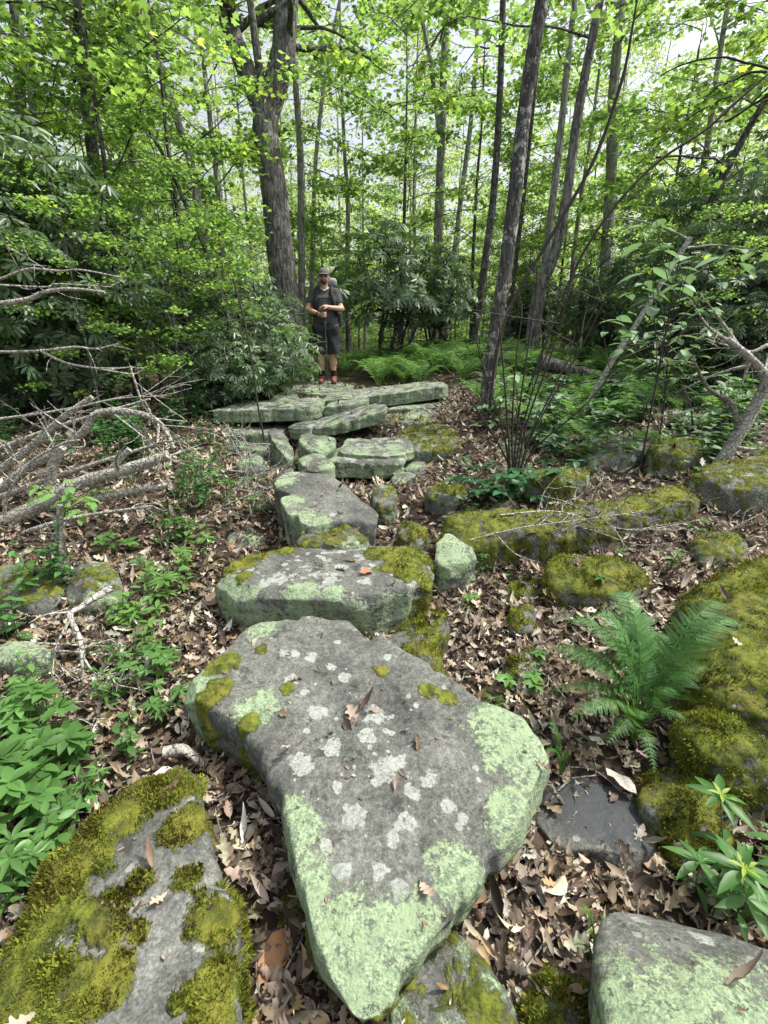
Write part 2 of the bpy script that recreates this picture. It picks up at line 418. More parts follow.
    for q_ in range(int(facets)):
        az, el = fr.rand() * 6.283, fr.uniform(-.45, 1.15) if q_ % 4 else fr.uniform(1.2, 1.5)
        nn = np.array([math.cos(az) * math.cos(el), math.sin(az) * math.cos(el), math.sin(el)]); pr = Lc @ nn
        if th and th < .19:
            if q_ % 4 == 0: continue
            el = fr.uniform(-.5, .3); nn = np.array([math.cos(az) * math.cos(el), math.sin(az) * math.cos(el), math.sin(el)]); pr = Lc @ nn
        d = pr.max() - shave * fr.rand() * (1. if el < 1.15 else .35); Lc = Lc - nn * np.maximum(pr - d, 0)[:, None]
    V = V.mean(0) + Lc
    # ledges, grain
    sd = np.array([seed * 11.3, seed * 5.1, seed * 2.3])
    n = 1.3 * fbm(V * 3.2 + sd, 3) + .45 * fbm(V * 13 + sd, 3)
    rid = 1 - np.abs(perlin(V * np.array([5, 5, 11]) + sd)) * 2
    led = perlin(np.stack([V[:, 0] * 2, V[:, 1] * 2, V[:, 2] * 26], 1) + sd)
    V = V + dirs * (amp * n + amp * .8 * np.minimum(rid, .6) + W * amp * (.9 if th and th < .19 else .35) * led)[:, None]
    fade = 1.
    j = np.arange(N); k = (j + 1) % N
    F = [np.stack([np.zeros(N, int), 1 + j, 1 + k], 1)]
    Q = []
    for rr in range(nr - 1):
        b = 1 + rr * N; Q.append(np.stack([b + j, b + N + j, b + N + k, b + k], 1))
    Q = np.concatenate(Q)
    if th:
        b = 1 + (nr - 1) * N; cc = np.mean(V[b:], 0); V = np.concatenate([V, cc[None]]); W = np.append(W, 1.); F.append(np.stack([b + j, np.full(N, len(V) - 1), b + k], 1))
    mb = MB(); o3 = np.array([c[0], c[1], top0]); mb.add(V - o3, Q); 
    for f in F: mb.loops.append(f.ravel()); mb.sizes.append(np.full(len(f), 3))
    # vertex normals
    tn = np.zeros_like(V)
    A, B, Cc = V[Q[:, 0]], V[Q[:, 1]], V[Q[:, 2]]; fn = np.cross(B - A, Cc - A)
    for m_ in range(4): np.add.at(tn, Q[:, m_], fn)
    tn = norm(tn); tn[0] = (0, 0, 1)
    nf = fbm(V * 11 + sd, 6, gain=.72) * .62
    def blobs(items, soft=.45):
        m = np.full(len(V), -1.)
        for it in items:
            u, v, r = it[:3]; sq = it[3] if len(it) > 3 else 1.
            h_ = hit(u, v) if world is None else np.array([c0[0] + u, c0[1] + v, z])
            rw = r * depth_of(h_) / FPX if world is None else r
            d = np.linalg.norm((V[:, :2] - h_[:2]) , axis=1) / rw
            m = np.maximum(m, sq * (1 - d))
        return m
    up = tn[:, 2]
    moss_m = np.clip(.5 + 1.2 * blobs(moss) + .9 * nf, 0, 1) if len(moss) else np.zeros(len(V))
    if mup: moss_m = np.maximum(moss_m, np.clip(mup + .9 * nf + .35 * (up - .6), 0, 1))
    if mside: moss_m = np.maximum(moss_m, np.clip(mside + .9 * nf - .5 * up, 0, 1))
    lich_m = np.clip(.5 + 1.1 * blobs(lichen) + .8 * nf, 0, 1) if len(lichen) else np.zeros(len(V))
    if lbase: lich_m = np.maximum(lich_m, np.clip(lbase + .9 * fbm(V * 6 + sd + 50, 4), 0, 1))
    if lside: lich_m = np.maximum(lich_m, np.clip(lside + .8 * nf + .3 * W - .45 * up, 0, 1))
    spot_m = np.clip(.5 + 1.1 * blobs(spots) - .32 + .45 * fbm(V * 34 + sd, 4), 0, 1) if len(spots) else np.zeros(len(V))
    if sbase: spot_m = np.maximum(spot_m, np.clip(sbase + .9 * fbm(V * 10 + sd + 70, 5, gain=.65), 0, 1))
    wet_m = np.clip(.5 + 1.0 * blobs(wet) + .5 * nf, 0, 1) if len(wet) else np.zeros(len(V))
    # moss stands proud
    V2 = V + tn * (sstep(.45, .9, moss_m) * (.006 + .008 * fbm(V * 24 + sd, 3) + .016 * np.maximum(fbm(V * 7 + sd + 9, 2), -.3)) )[:, None]
    mb.v = [V2 - o3]; mb.col = [np.ones((len(V), 3))]; mb.n = len(V)
    if world is not None or True:
        o = mb.obj(name, M_ROCK, None, o3, attrs=dict(moss=moss_m, lichen=lich_m, spot=spot_m, wet=wet_m))
    tag(o, label, cat, group)
    if tufts:
        DUM = 0; fm = moss_m[Q].mean(1); ar = np.linalg.norm(fn, axis=1); fc = V2[Q].mean(1); n_ = tn[Q[:, 0]]
        w = ar * sstep(.45, .65, fm) * (n_[:, 1] * .3 + .7); w = np.maximum(w, 0)
        if w.sum() > 0:
            k = np.random.RandomState(seed + 90).choice(len(fc), tufts, p=w / w.sum())
            r = np.random.RandomState(seed + 91)
            pos = fc[k] + r.normal(size=(tufts, 3)) * res * .5 - o3
            d = norm(n_[k] * 1.0 + r.normal(size=(tufts, 3)) * .55 + np.array([0, 0, .3]))
            R3 = frames(d, r.normal(size=(tufts, 3)))
            bv_ = np.array([[-.16, 0, 0], [.16, 0, 0], [.12, .6, .05], [0, 1, .2], [-.12, .6, .05]])
            lf = fbm(fc[k] * 4.5 + seed, 3)[:, None]; g = fbm(fc[k] * 13, 3)[:, None] * .7 + .5 * lf + r.normal(size=(tufts, 1)) * .25
            tint = np.clip(.95 + g, .3, 2.) * np.where(lf + .35 * r.normal(size=(tufts, 1)) < -.42, [[.75, .5, .8]], [[1, 1, 1]])
            m2 = MB(); m2.scatter(bv_, [(0, 1, 2, 3, 4)], pos, R3, (.005 + .008 * r.rand(tufts)) * np.clip(1.1 + 1.2 * fbm(fc[k] * 9 + 40, 3), .35, 2.2), tint)
            m2.obj('moss_cover', M_MOSS, o)
    k = np.random.RandomState(seed + 333).choice(len(V), min(len(V), int(len(V) * .02 + 4))); k = k[(up[k] > .75)]
    ar_ = max(6, int(P.ptp(0).prod() * 60)) if hasattr(P, 'ptp') else max(6, int(np.prod(P.max(0) - P.min(0)) * 55)); k = k[:ar_]
    DEBRIS.append((V2[k], tn[k])); ROCKS.append((o, P, top0))
    return o

def world_poly(w, d, rot, seed, k=9):
    r = np.random.RandomState(seed); a = np.arange(k) / k * 2 * PI + r.uniform(-.2, .2, k)
    q = np.stack([np.cos(a) * w, np.sin(a) * d], 1) * r.uniform(.82, 1.12, (k, 1)); c, s_ = math.cos(rot), math.sin(rot)
    return q @ np.array([[c, s_], [-s_, c]])

rock('large grey stepping stone shaped like an arrowhead, with round white and mint lichen spots',
     [(178, 688), (206, 664), (228, 642), (250, 622), (285, 615), (345, 620), (372, 632), (400, 646), (440, 672), (482, 700), (520, 715), (540, 742), (551, 768), (536, 792), (500, 838),
      (462, 886), (425, 930), (394, 972), (374, 994), (352, 992), (334, 972), (318, 934), (305, 895), (294, 850), (285, 805), (270, 765), (248, 733), (214, 710)],
     .31, tilt=(-.03, .13), bev=.034, bulge=.004, under=.13, res=.0052, amp=.010, seed=1,
     lichen=[(325, 930, 46), (352, 975, 46), (296, 830, 26), (308, 880, 32), (415, 925, 34), (462, 880, 30), (522, 748, 44), (505, 722, 30), (545, 778, 36), (512, 815, 30), (195, 685, 24), (262, 622, 20), (255, 708, 20), (380, 950, 40)],
     moss=[(226, 664, 17), (212, 700, 15), (248, 725, 11), (428, 690, 9), (435, 662, 9), (446, 697, 9), (222, 688, 12), (262, 650, 8), (288, 690, 7), (380, 672, 8)],
     spots=[(317, 713, 11), (331, 747, 13), (375, 716, 15), (368, 738, 12), (339, 788, 9), (383, 774, 19), (398, 765, 13), (430, 782, 13), (412, 795, 12), (447, 807, 11), (391, 840, 11), (326, 847, 10), (342, 868, 12),
            (381, 871, 12), (300, 767, 16), (343, 678, 9), (290, 682, 12), (312, 658, 9), (295, 657, 7), (352, 819, 15), (308, 734, 6), (399, 892, 14), (283, 655, 6), (392, 733, 4), (332, 668, 7), (462, 818, 7), (375, 756, 4), (417, 706, 5), (405, 823, 12)] + [(384 + 95 * a_, 740 + 125 * b_, 1.5 + 4.5 * c_ ** 3) for a_, b_, c_ in np.random.RandomState(12).uniform((-1, -1, 0), (1, 1, 1), (70, 3))],
     smooth=0, facets=26, shave=.034, mside=.12, name='stepping_stone', cat='stone')
rock('long grey slab with a crust of mossy yellow green along its edge, bottom left corner',
     [(190, 764), (158, 766), (120, 778), (85, 815), (45, 880), (10, 960), (-25, 1040), (-30, 1100), (120, 1120), (225, 1110), (236, 1030), (234, 960), (232, 900), (205, 880), (200, 820)],
     .22, tilt=(.05, .06), bev=.035, bulge=.03, res=.0062, amp=.011, seed=2, under=-.02,
     moss=[(110, 815, 42), (70, 860, 45), (45, 915, 40), (25, 985, 42), (60, 1005, 45), (100, 930, 28), (165, 790, 30), (185, 830, 24), (212, 920, 26), (220, 980, 30), (215, 1020, 26), (110, 985, 24), (145, 890, 12), (140, 940, 9), (190, 880, 14), (130, 780, 32), (180, 1010, 10)],
     spots=[(178, 788, 6), (150, 815, 8), (140, 800, 6), (132, 935, 10), (120, 945, 8), (58, 945, 12), (75, 950, 9), (45, 1015, 10), (200, 950, 8), (225, 905, 12), (235, 900, 9)],
     lichen=[(130, 808, 9), (178, 817, 5)], tufts=26000, name='slab')
rock('grey stone with a mint lichen covered front face, bottom right corner',
     [(610, 908), (655, 915), (700, 930), (768, 942), (840, 950), (860, 1040), (820, 1100), (700, 1120), (620, 1110), (606, 1010)],
     .36, tilt=(.02, -.42), bev=.022, bulge=.02, res=.006, amp=.009, seed=3, lichen=[(640, 1030, 62), (700, 1040, 66), (622, 1000, 30), (770, 1050, 80)], spots=[(640, 920, 10), (700, 940, 14)], name='slab')
rock('broad flat grey step with yellow moss at both ends, second of the stone steps',
     [(218, 576), (232, 564), (262, 551), (300, 546), (352, 544), (400, 544), (427, 549), (431, 566), (420, 584), (385, 592), (347, 597), (300, 595), (262, 594), (230, 586)],
     .455, tilt=(0, .05), bev=.022, bulge=.01, under=.02, res=.009, amp=.011, seed=4, lside=.30, sbase=.26,
     moss=[(235, 566, 18), (255, 556, 18), (280, 550, 14), (400, 562, 26), (415, 555, 20), (378, 556, 16), (425, 575, 14), (405, 578, 12), (245, 577, 8)],
     lichen=[(230, 582, 14), (300, 592, 16), (335, 594, 12), (250, 590, 10)], spots=[(285, 567, 5), (325, 555, 5), (300, 587, 6), (410, 583, 7), (345, 570, 3)], tufts=5000, name='stepping_stone', cat='stone')
rock('pale grey tilted step with a mint lichen rim, third of the stone steps',
     [(273, 474), (288, 470), (309, 469), (330, 475), (346, 484), (372, 503), (377, 514), (358, 518), (335, 520), (312, 523), (296, 520), (286, 505), (278, 488)],
     .60, tilt=(-.05, .13), bev=.028, bulge=.012, under=.05, res=.011, amp=.010, seed=5, lichen=[(280, 480, 14), (285, 500, 16), (300, 517, 18), (320, 520, 12), (292, 472, 10)], spots=[(332, 516, 5)], name='stepping_stone', cat='stone')
rock('small mossy rock wedged between the second and third stone steps', [(299, 540), (304, 524), (322, 519), (345, 522), (366, 532), (366, 542), (340, 547), (310, 548)], .50, tilt=(0, .06), bev=.04, res=.012, seed=6, mup=.42, lbase=.35, tufts=900)
def ledge_slab(label, front, Y, depth, th, sy, seed, name='slab', **kw):
    """slab given by the upper edge of its front face at distance Y"""
    r = np.random.RandomState(seed + 700); F = np.array([pt(u, v, Y) for u, v in front]); sx = np.polyfit(F[:, 0], F[:, 2], 1)[0] if len(F) > 1 else 0.
    w_ = F[-1, 0] - F[0, 0]; fy = r.uniform(-.05, .05, len(F)); fy[[0, -1]] += .06
    B = [(F[-1, 0] - w_ * r.uniform(-.04, .05), Y + depth * .55), (F[-1, 0] - w_ * r.uniform(.04, .16), Y + depth * r.uniform(.85, 1.05)), (F[0, 0] + w_ * r.uniform(.3, .5), Y + depth * r.uniform(.95, 1.1)), (F[0, 0] + w_ * r.uniform(.02, .14), Y + depth * r.uniform(.75, 1.)), (F[0, 0] + w_ * r.uniform(-.05, .03), Y + depth * .45)]
    P = np.concatenate([np.stack([F[:, 0], Y + fy], 1), np.array(B)]); c = np.array([F[:, 0].mean(), Y])
    rock(label, P - c, F[:, 2].mean(), tilt=(sx, sy), th=th, world=c, seed=seed, name=name, **kw)
K_ = dict(res=.011, amp=.011, lbase=.30, lside=.30, sbase=.30)
ledge_slab('upper of two stacked pale slabs above the third stone step', [(336, 449), (355, 457), (382, 460), (413, 452)], 4.3, .55, .07, .10, 7, **K_)
ledge_slab('lower of two stacked pale slabs above the third stone step', [(330, 460), (358, 466), (380, 466), (400, 463)], 4.15, .55, .14, .05, 8, **K_)
ledge_slab('thin pointed slab tipped toward the left in the stone stairs', [(308, 432), (345, 424), (366, 416), (383, 414)], 5.15, .5, .11, .12, 9, **K_)
ledge_slab('long flat slab jutting left from the top of the stone stairs', [(212, 412), (240, 411), (275, 409), (306, 406), (320, 408)], 5.6, .8, .14, .03, 10, **K_)
ledge_slab('thin slab lying directly under the long left slab of the stairs', [(218, 435), (245, 434), (270, 433), (280, 436)], 5.35, .6, .12, .03, 11, **K_)
ledge_slab('longest wide slab across the top of the stone stairs, its right edge rough', [(318, 404), (345, 400), (378, 393), (412, 390), (447, 389)], 6.1, 1.1, .14, .0, 13, **K_)
ledge_slab('small flat stone sandwiched below the top wide slab', [(324, 409), (345, 406), (367, 402)], 5.65, .5, .10, .02, 16, **K_)
ledge_slab('big squarish rock with a moss covered top, right end of the stairs', [(396, 449), (420, 452), (446, 453), (472, 444)], 4.5, .95, None, .10, 17, name='rock', bev=.03, res=.013, amp=.016, mup=.5, lbase=.3, lside=.3, tufts=4000)
ledge_slab('flat stone behind the mossy squarish rock with moss at its edge', [(385, 424), (410, 422), (440, 420), (455, 422)], 5.5, .6, .12, .06, 42, mup=.35, **K_)
ledge_slab('thin slab peeking out below the right half of the top wide slab', [(388, 411), (418, 408), (452, 407)], 5.9, .6, .10, .02, 43, **K_)
ledge_slab('low slab at the left foot of the stone stairs', [(224, 455), (248, 452), (268, 457)], 4.9, .5, .10, .05, 44, **K_)
ledge_slab('short slab filling the gap between the leaning stone and the pointed slab', [(286, 431), (302, 426), (316, 428)], 5.25, .5, .12, .04, 45, **K_)
rock('leaning grey stone beside the left end of the stacked slabs', [(268, 430), (280, 427), (291, 445), (294, 458), (284, 458), (274, 442)], .62, tilt=(-.4, .15), bev=.02, res=.014, seed=12, lbase=.34, amp=.01)
rock('flat slab under the boots of the hiker', [(284, 386), (300, 382), (330, 381), (352, 385), (352, 391), (330, 394), (300, 393), (288, 391)], .86, tilt=(0, .02), th=.18, bev=.012, res=.014, seed=14, lbase=.36, lside=.5, amp=.010, name='slab')
rock('small rounded stone left of the hiker behind the long slab', [(266, 400), (274, 393), (290, 391), (300, 394), (299, 401), (280, 404)], .86, tilt=(0, .1), bev=.05, res=.016, seed=15, lbase=.46)
rock('grey boulder with a rounded back behind the mossy squarish rock', [(396, 417), (412, 409), (432, 404), (447, 406), (450, 416), (440, 423), (415, 426)], .71, tilt=(.05, .16), bev=.06, res=.016, seed=18, lbase=.38, amp=.015)
rock('small mint lichen block, upper one at the left of the two stacked slabs', [(298, 436), (312, 433), (334, 437), (336, 446), (322, 450), (303, 447)], .655, tilt=(0, .1), bev=.03, res=.013, seed=19, lbase=.5)
rock('small mint lichen block, lower one touching the third stone step', [(299, 455), (315, 452), (330, 456), (334, 466), (318, 471), (303, 468)], .57, tilt=(0, .1), bev=.03, res=.013, seed=20, lbase=.48)
rock('upright yellowish stone propping the stacked pale slabs', [(371, 492), (378, 484), (390, 482), (397, 490), (395, 502), (384, 508), (374, 504)], .53, tilt=(0, .25), bev=.03, res=.013, seed=21, lbase=.46, mup=.34)
rock('upright pale stone with mint and white lichen standing in leaf litter', [(434, 552), (438, 540), (448, 534), (458, 538), (474, 548), (480, 558), (470, 564), (450, 567), (437, 562)], .44, tilt=(-.08, .35), bev=.025, res=.010, seed=22, lbase=.54, spots=[(447, 550, 7), (460, 556, 5)], amp=.012)
rock('low ridge of brown moss beside the large stepping stone', [(384, 640), (400, 624), (425, 613), (446, 611), (449, 624), (436, 642), (447, 668), (436, 676), (410, 668), (392, 655)], .30, tilt=(0, .16), bev=.05, res=.011, seed=23, mup=.52, tufts=4500)
rock('rounded hump of bright green moss rising from the leaves above the big fern', [(540, 572), (552, 560), (580, 555), (615, 557), (642, 568), (648, 580), (630, 590), (595, 593), (560, 588)], .375, tilt=(0, .26), bev=.05, bulge=.05, res=.012, seed=24, mup=.78, mside=.5, tufts=8000)
rock('flat patch of moss on a sunken stone left of the mossy hump', [(503, 588), (515, 578), (538, 577), (556, 586), (548, 597), (520, 598)], .265, tilt=(0, .2), bev=.05, res=.012, seed=25, mup=.5, tufts=2200)
rock('little upright knob of yellow moss in the leaf litter', [(510, 622), (520, 608), (532, 604), (536, 614), (528, 628), (514, 632)], .255, tilt=(0, .3), bev=.03, res=.010, seed=26, mup=.6, tufts=1800)
rock('long low ledge of dark moss running right from the thin stems', [(440, 520), (462, 512), (500, 520), (550, 508), (600, 500), (650, 492), (690, 484), (704, 492), (690, 506), (640, 516), (580, 524), (540, 536), (520, 530), (480, 540), (444, 532)], .53, tilt=(.02, .1), bev=.07, under=.04, res=.014, seed=27, mup=.66, mside=.58, amp=.022, tufts=9000, name='mossy_ledge')
rock('mossy grey ledge with sunlit yellow top beyond the crooked pale trunk', [(690, 470), (720, 462), (768, 452), (840, 450), (860, 470), (800, 482), (740, 486), (700, 482)], .70, tilt=(.02, .08), bev=.06, res=.016, seed=28, mup=.5, lbase=.35, amp=.02, tufts=4000, name='mossy_ledge')
rock('big moss covered boulder with a broad sloping top beside the fern', [(692, 590), (712, 574), (750, 560), (800, 552), (880, 556), (930, 620), (900, 700), (830, 716), (770, 702), (722, 690), (700, 670), (706, 632)], .50, tilt=(.10, .12), bev=.10, bulge=.04, res=.010, seed=29, mup=.86, amp=.022, tufts=26000, name='boulder')
rock('lower moss covered boulder with a dark steep front, right of the fern roots', [(684, 706), (700, 690), (722, 684), (770, 700), (830, 722), (900, 740), (900, 800), (820, 776), (760, 764), (712, 752), (690, 735)], .30, tilt=(-.08, .10), bev=.09, bulge=.02, res=.009, seed=30, mup=.8, mside=.62, spots=[(705, 682, 8), (725, 688, 9)], amp=.018, tufts=20000, name='boulder')
rock('dark wet flat slab set in the ground right of the large stepping stone', [(532, 806), (550, 774), (590, 768), (625, 766), (660, 772), (690, 800), (694, 835), (660, 858), (610, 866), (575, 850), (545, 838)], .085, tilt=(0, .04), bev=.02, bulge=.006, res=.009, seed=31, wet=[(598, 805, 44), (640, 822, 34), (566, 800, 24)], moss=[(600, 772, 14), (650, 780, 14)], amp=.008, name='slab')
rock('sloping mound of moss between the wet slab and the lance leaved plant', [(640, 790), (655, 765), (680, 762), (715, 775), (740, 800), (735, 830), (700, 856), (670, 845), (650, 820)], .16, tilt=(.05, .1), bev=.07, bulge=.03, res=.009, seed=32, mup=.75, tufts=9000)
rock('round cushion of bright moss beside the bottom right lichen stone', [(527, 985), (548, 968), (580, 970), (602, 990), (606, 1040), (570, 1060), (535, 1040)], .13, tilt=(0, .1), bev=.05, bulge=.03, res=.008, seed=33, mup=.62, tufts=6000)
rock('dark greenish slab lying below the tip of the large stepping stone', [(428, 942), (445, 930), (470, 945), (495, 985), (520, 1030), (530, 1080), (440, 1090), (390, 1060), (385, 1010), (405, 975)], .10, tilt=(.03, .04), bev=.02, res=.008, seed=34, mup=.36, lbase=.3, amp=.009, name='slab')
rock('small moss tuft stone under the left edge of the large stepping stone', [(288, 900), (294, 888), (304, 892), (306, 915), (296, 925), (288, 915)], .10, bev=.03, res=.008, seed=35, mup=.62, tufts=900)
rock('pale stone in the brush at the far left edge', [(-10, 652), (0, 642), (30, 640), (50, 648), (46, 660), (15, 666), (-10, 664)], .24, tilt=(0, .2), bev=.03, res=.013, seed=36, lbase=.5)
rock('rounded grey boulder with pale lichen behind the leafy seedlings', [(62, 590), (70, 568), (90, 556), (112, 562), (122, 580), (112, 596), (85, 600)], .36, tilt=(.1, .3), bev=.07, res=.013, seed=37, lbase=.46, mup=.3)
rock('broad shaded boulder under the dead branches, mossy and dark', [(0, 600), (-30, 580), (0, 560), (30, 556), (58, 566), (66, 586), (50, 604), (20, 610)], .34, tilt=(.05, .25), bev=.08, res=.014, seed=38, mup=.44)
rock('pale little stone beside the tangle of twigs', [(232, 488), (238, 478), (250, 476), (256, 484), (248, 492), (238, 494)], .43, tilt=(0, .2), bev=.03, res=.013, seed=39, lbase=.55)
rock('grey stone half buried under the twig tangle', [(222, 545), (228, 532), (245, 528), (262, 534), (262, 544), (245, 550)], .33, tilt=(0, .2), bev=.04, res=.013, seed=40, lbase=.5)
rock('small pale stone below the thin slab at the left of the stairs', [(234, 462), (240, 455), (256, 454), (266, 460), (256, 468), (242, 468)], .54, tilt=(0, .2), bev=.04, res=.014, seed=41, lbase=.48)
for k, (px, z, lab, mu) in enumerate([
    ([(527, 476), (534, 468), (560, 466), (590, 468), (588, 476), (556, 480)], .70, 'long low moss cap on a stone behind the thin stems', .62),
    ([(424, 492), (432, 483), (450, 481), (470, 486), (466, 496), (440, 500)], .53, 'moss tipped stone between the stairs and the thin stems', .5),
    ([(646, 446), (655, 441), (690, 437), (706, 440), (700, 448), (668, 455)], .79, 'sunlit yellow moss log shaped stone on the right slope', .68),
    ([(570, 452), (585, 436), (620, 428), (650, 436), (652, 450), (610, 460)], .74, 'grey slab half hidden by seedlings on the right slope', .2),
    ([(690, 540), (705, 530), (735, 530), (750, 542), (735, 556), (700, 556)], .43, 'dark mossy rock in shadow above the big moss boulder', .6),
    ([(490, 506), (496, 498), (512, 497), (520, 504), (510, 512), (496, 512)], .52, 'small stone under the dark glossy shrub', .4),
    ([(398, 530), (404, 521), (420, 520), (428, 530), (420, 541), (404, 541)], .42, 'little brown mossy stone near the middle of the path', .56),
    ([(503, 668), (512, 655), (530, 650), (540, 660), (530, 674), (512, 678)], .215, 'small mossy stone half sunk in leaf litter beside the fern', .5)]):
    rock(lab, px, z, tilt=(0, .15), bev=.05, res=.013, seed=50 + k, mup=mu, lbase=.3, tufts=1200 if mu > .45 else 0)

rub = np.random.RandomState(71)
for k, (u, v, w_, z) in enumerate([(304, 424, 16, .66), (290, 418, 13, .68), (352, 436, 15, .60), (318, 448, 12, .57), (418, 468, 15, .52), (404, 478, 13, .50), (262, 452, 15, .55), (285, 466, 12, .52), (390, 410, 16, .76), (322, 416, 13, .70), (248, 428, 14, .60), (232, 446, 13, .56), (455, 412, 14, .74), (400, 514, 11, .45), (412, 498, 10, .49), (300, 390, 12, .82)]):
    a_ = np.arange(7) / 7 * 6.283; rd = rub.uniform(.7, 1.25, 7); rock('broken grey rubble stone packed between the slabs of the stairs', [(u + w_ * math.cos(q) * g, v + w_ * .5 * math.sin(q) * g) for q, g in zip(a_, rd)], z - .09, tilt=(rub.normal() * .2, .12), bev=.012, res=.014, seed=80 + k, lbase=.34, amp=.01, group='rubble stones of the stairs')

# ------------------------------------------------------------------ leaf shapes
def strip_leaf(half, curl, fold, seed=0, wob=.05):
    """leaf from a half outline [(x, y)], bent along and across"""
    r = np.random.RandomState(seed); h = np.array(half, float); n = len(h)
    y = h[:, 1]; ph = r.rand() * 6
    z0 = curl * (y ** 2) + wob * np.sin(y * 5 + ph)
    M_ = np.stack([0 * y, y, z0], 1)
    def edge(s):
        x = h[:, 0] * s
        return np.stack([x * math.cos(fold), y, z0 + np.abs(x) * (math.sin(fold) + r.uniform(-.2, .2)) + wob * r.normal(size=n)], 1)
    V = np.concatenate([M_, edge(1), edge(-1)])
    F = []
    for i in range(n - 1):
        F.append((i, n + i, n + i + 1, i + 1)); F.append((i, i + 1, 2 * n + i + 1, 2 * n + i))
    return V, F
OAK = [(.012, 0), (.02, .12), (.10, .2), (.17, .25), (.11, .33), (.26, .42), (.28, .47), (.13, .52), (.16, .58), (.31, .68), (.27, .74), (.13, .76), (.16, .88), (.06, .96), (0, 1)]
BEECH = [(.01, 0), (.02, .1), (.17, .25), (.24, .45), (.21, .65), (.11, .85), (0, 1)]
DEAD = [strip_leaf(OAK, c, f, i, .05) for i, (c, f) in enumerate([(.25, .35), (-.4, .5), (.5, -.4), (-.2, .9), (.8, .5)])] + \
       [strip_leaf(BEECH, c, f, i + 9, .05) for i, (c, f) in enumerate([(.2, .4), (-.5, .7), (.6, -.5), (1.0, .9)])]
SIMPLE = (np.array([[0, 0, 0], [.2, .3, .05], [.24, .55, .04], [0, 1, -.08], [-.24, .55, .04], [-.2, .3, .05]]), [(0, 1, 2, 3), (0, 3, 4, 5)])
LANCE = strip_leaf([(.01, 0), (.05, .08), (.13, .3), (.15, .5), (.10, .75), (.03, .93), (0, 1)], -.25, .35, 3, .0)
OVAL = strip_leaf([(.01, 0), (.12, .08), (.24, .3), (.25, .5), (.16, .75), (.05, .93), (0, 1)], -.2, .3, 4, .0)
RHO = (np.array([[0, 0, 0], [.09, .2, .03], [.14, .55, .0], [.09, .85, -.05], [0, 1, -.1], [-.09, .85, -.05], [-.14, .55, .0], [-.09, .2, .03], [0, .5, -.03]]), [(0, 1, 2, 8), (8, 2, 3, 4), (0, 8, 6, 7), (8, 4, 5, 6)])
_mh = [(.10, -.08), (.34, -.06), (.27, .10), (.55, .30), (.34, .36), (.40, .52), (.19, .52), (.17, .68), (0, 1)]
MAPLE = (np.array([[0, .02, 0]] + [[x, y, -.10 * x + .04 * (1 - y)] for x, y in _mh] + [[-x, y, -.10 * x + .04 * (1 - y)] for x, y in _mh[:-1]]),
         [tuple([0, 1, 2, 3, 4, 5, 6, 7, 8, 9]), (0, 9, 17, 16, 15, 14, 13, 12, 11, 10)])

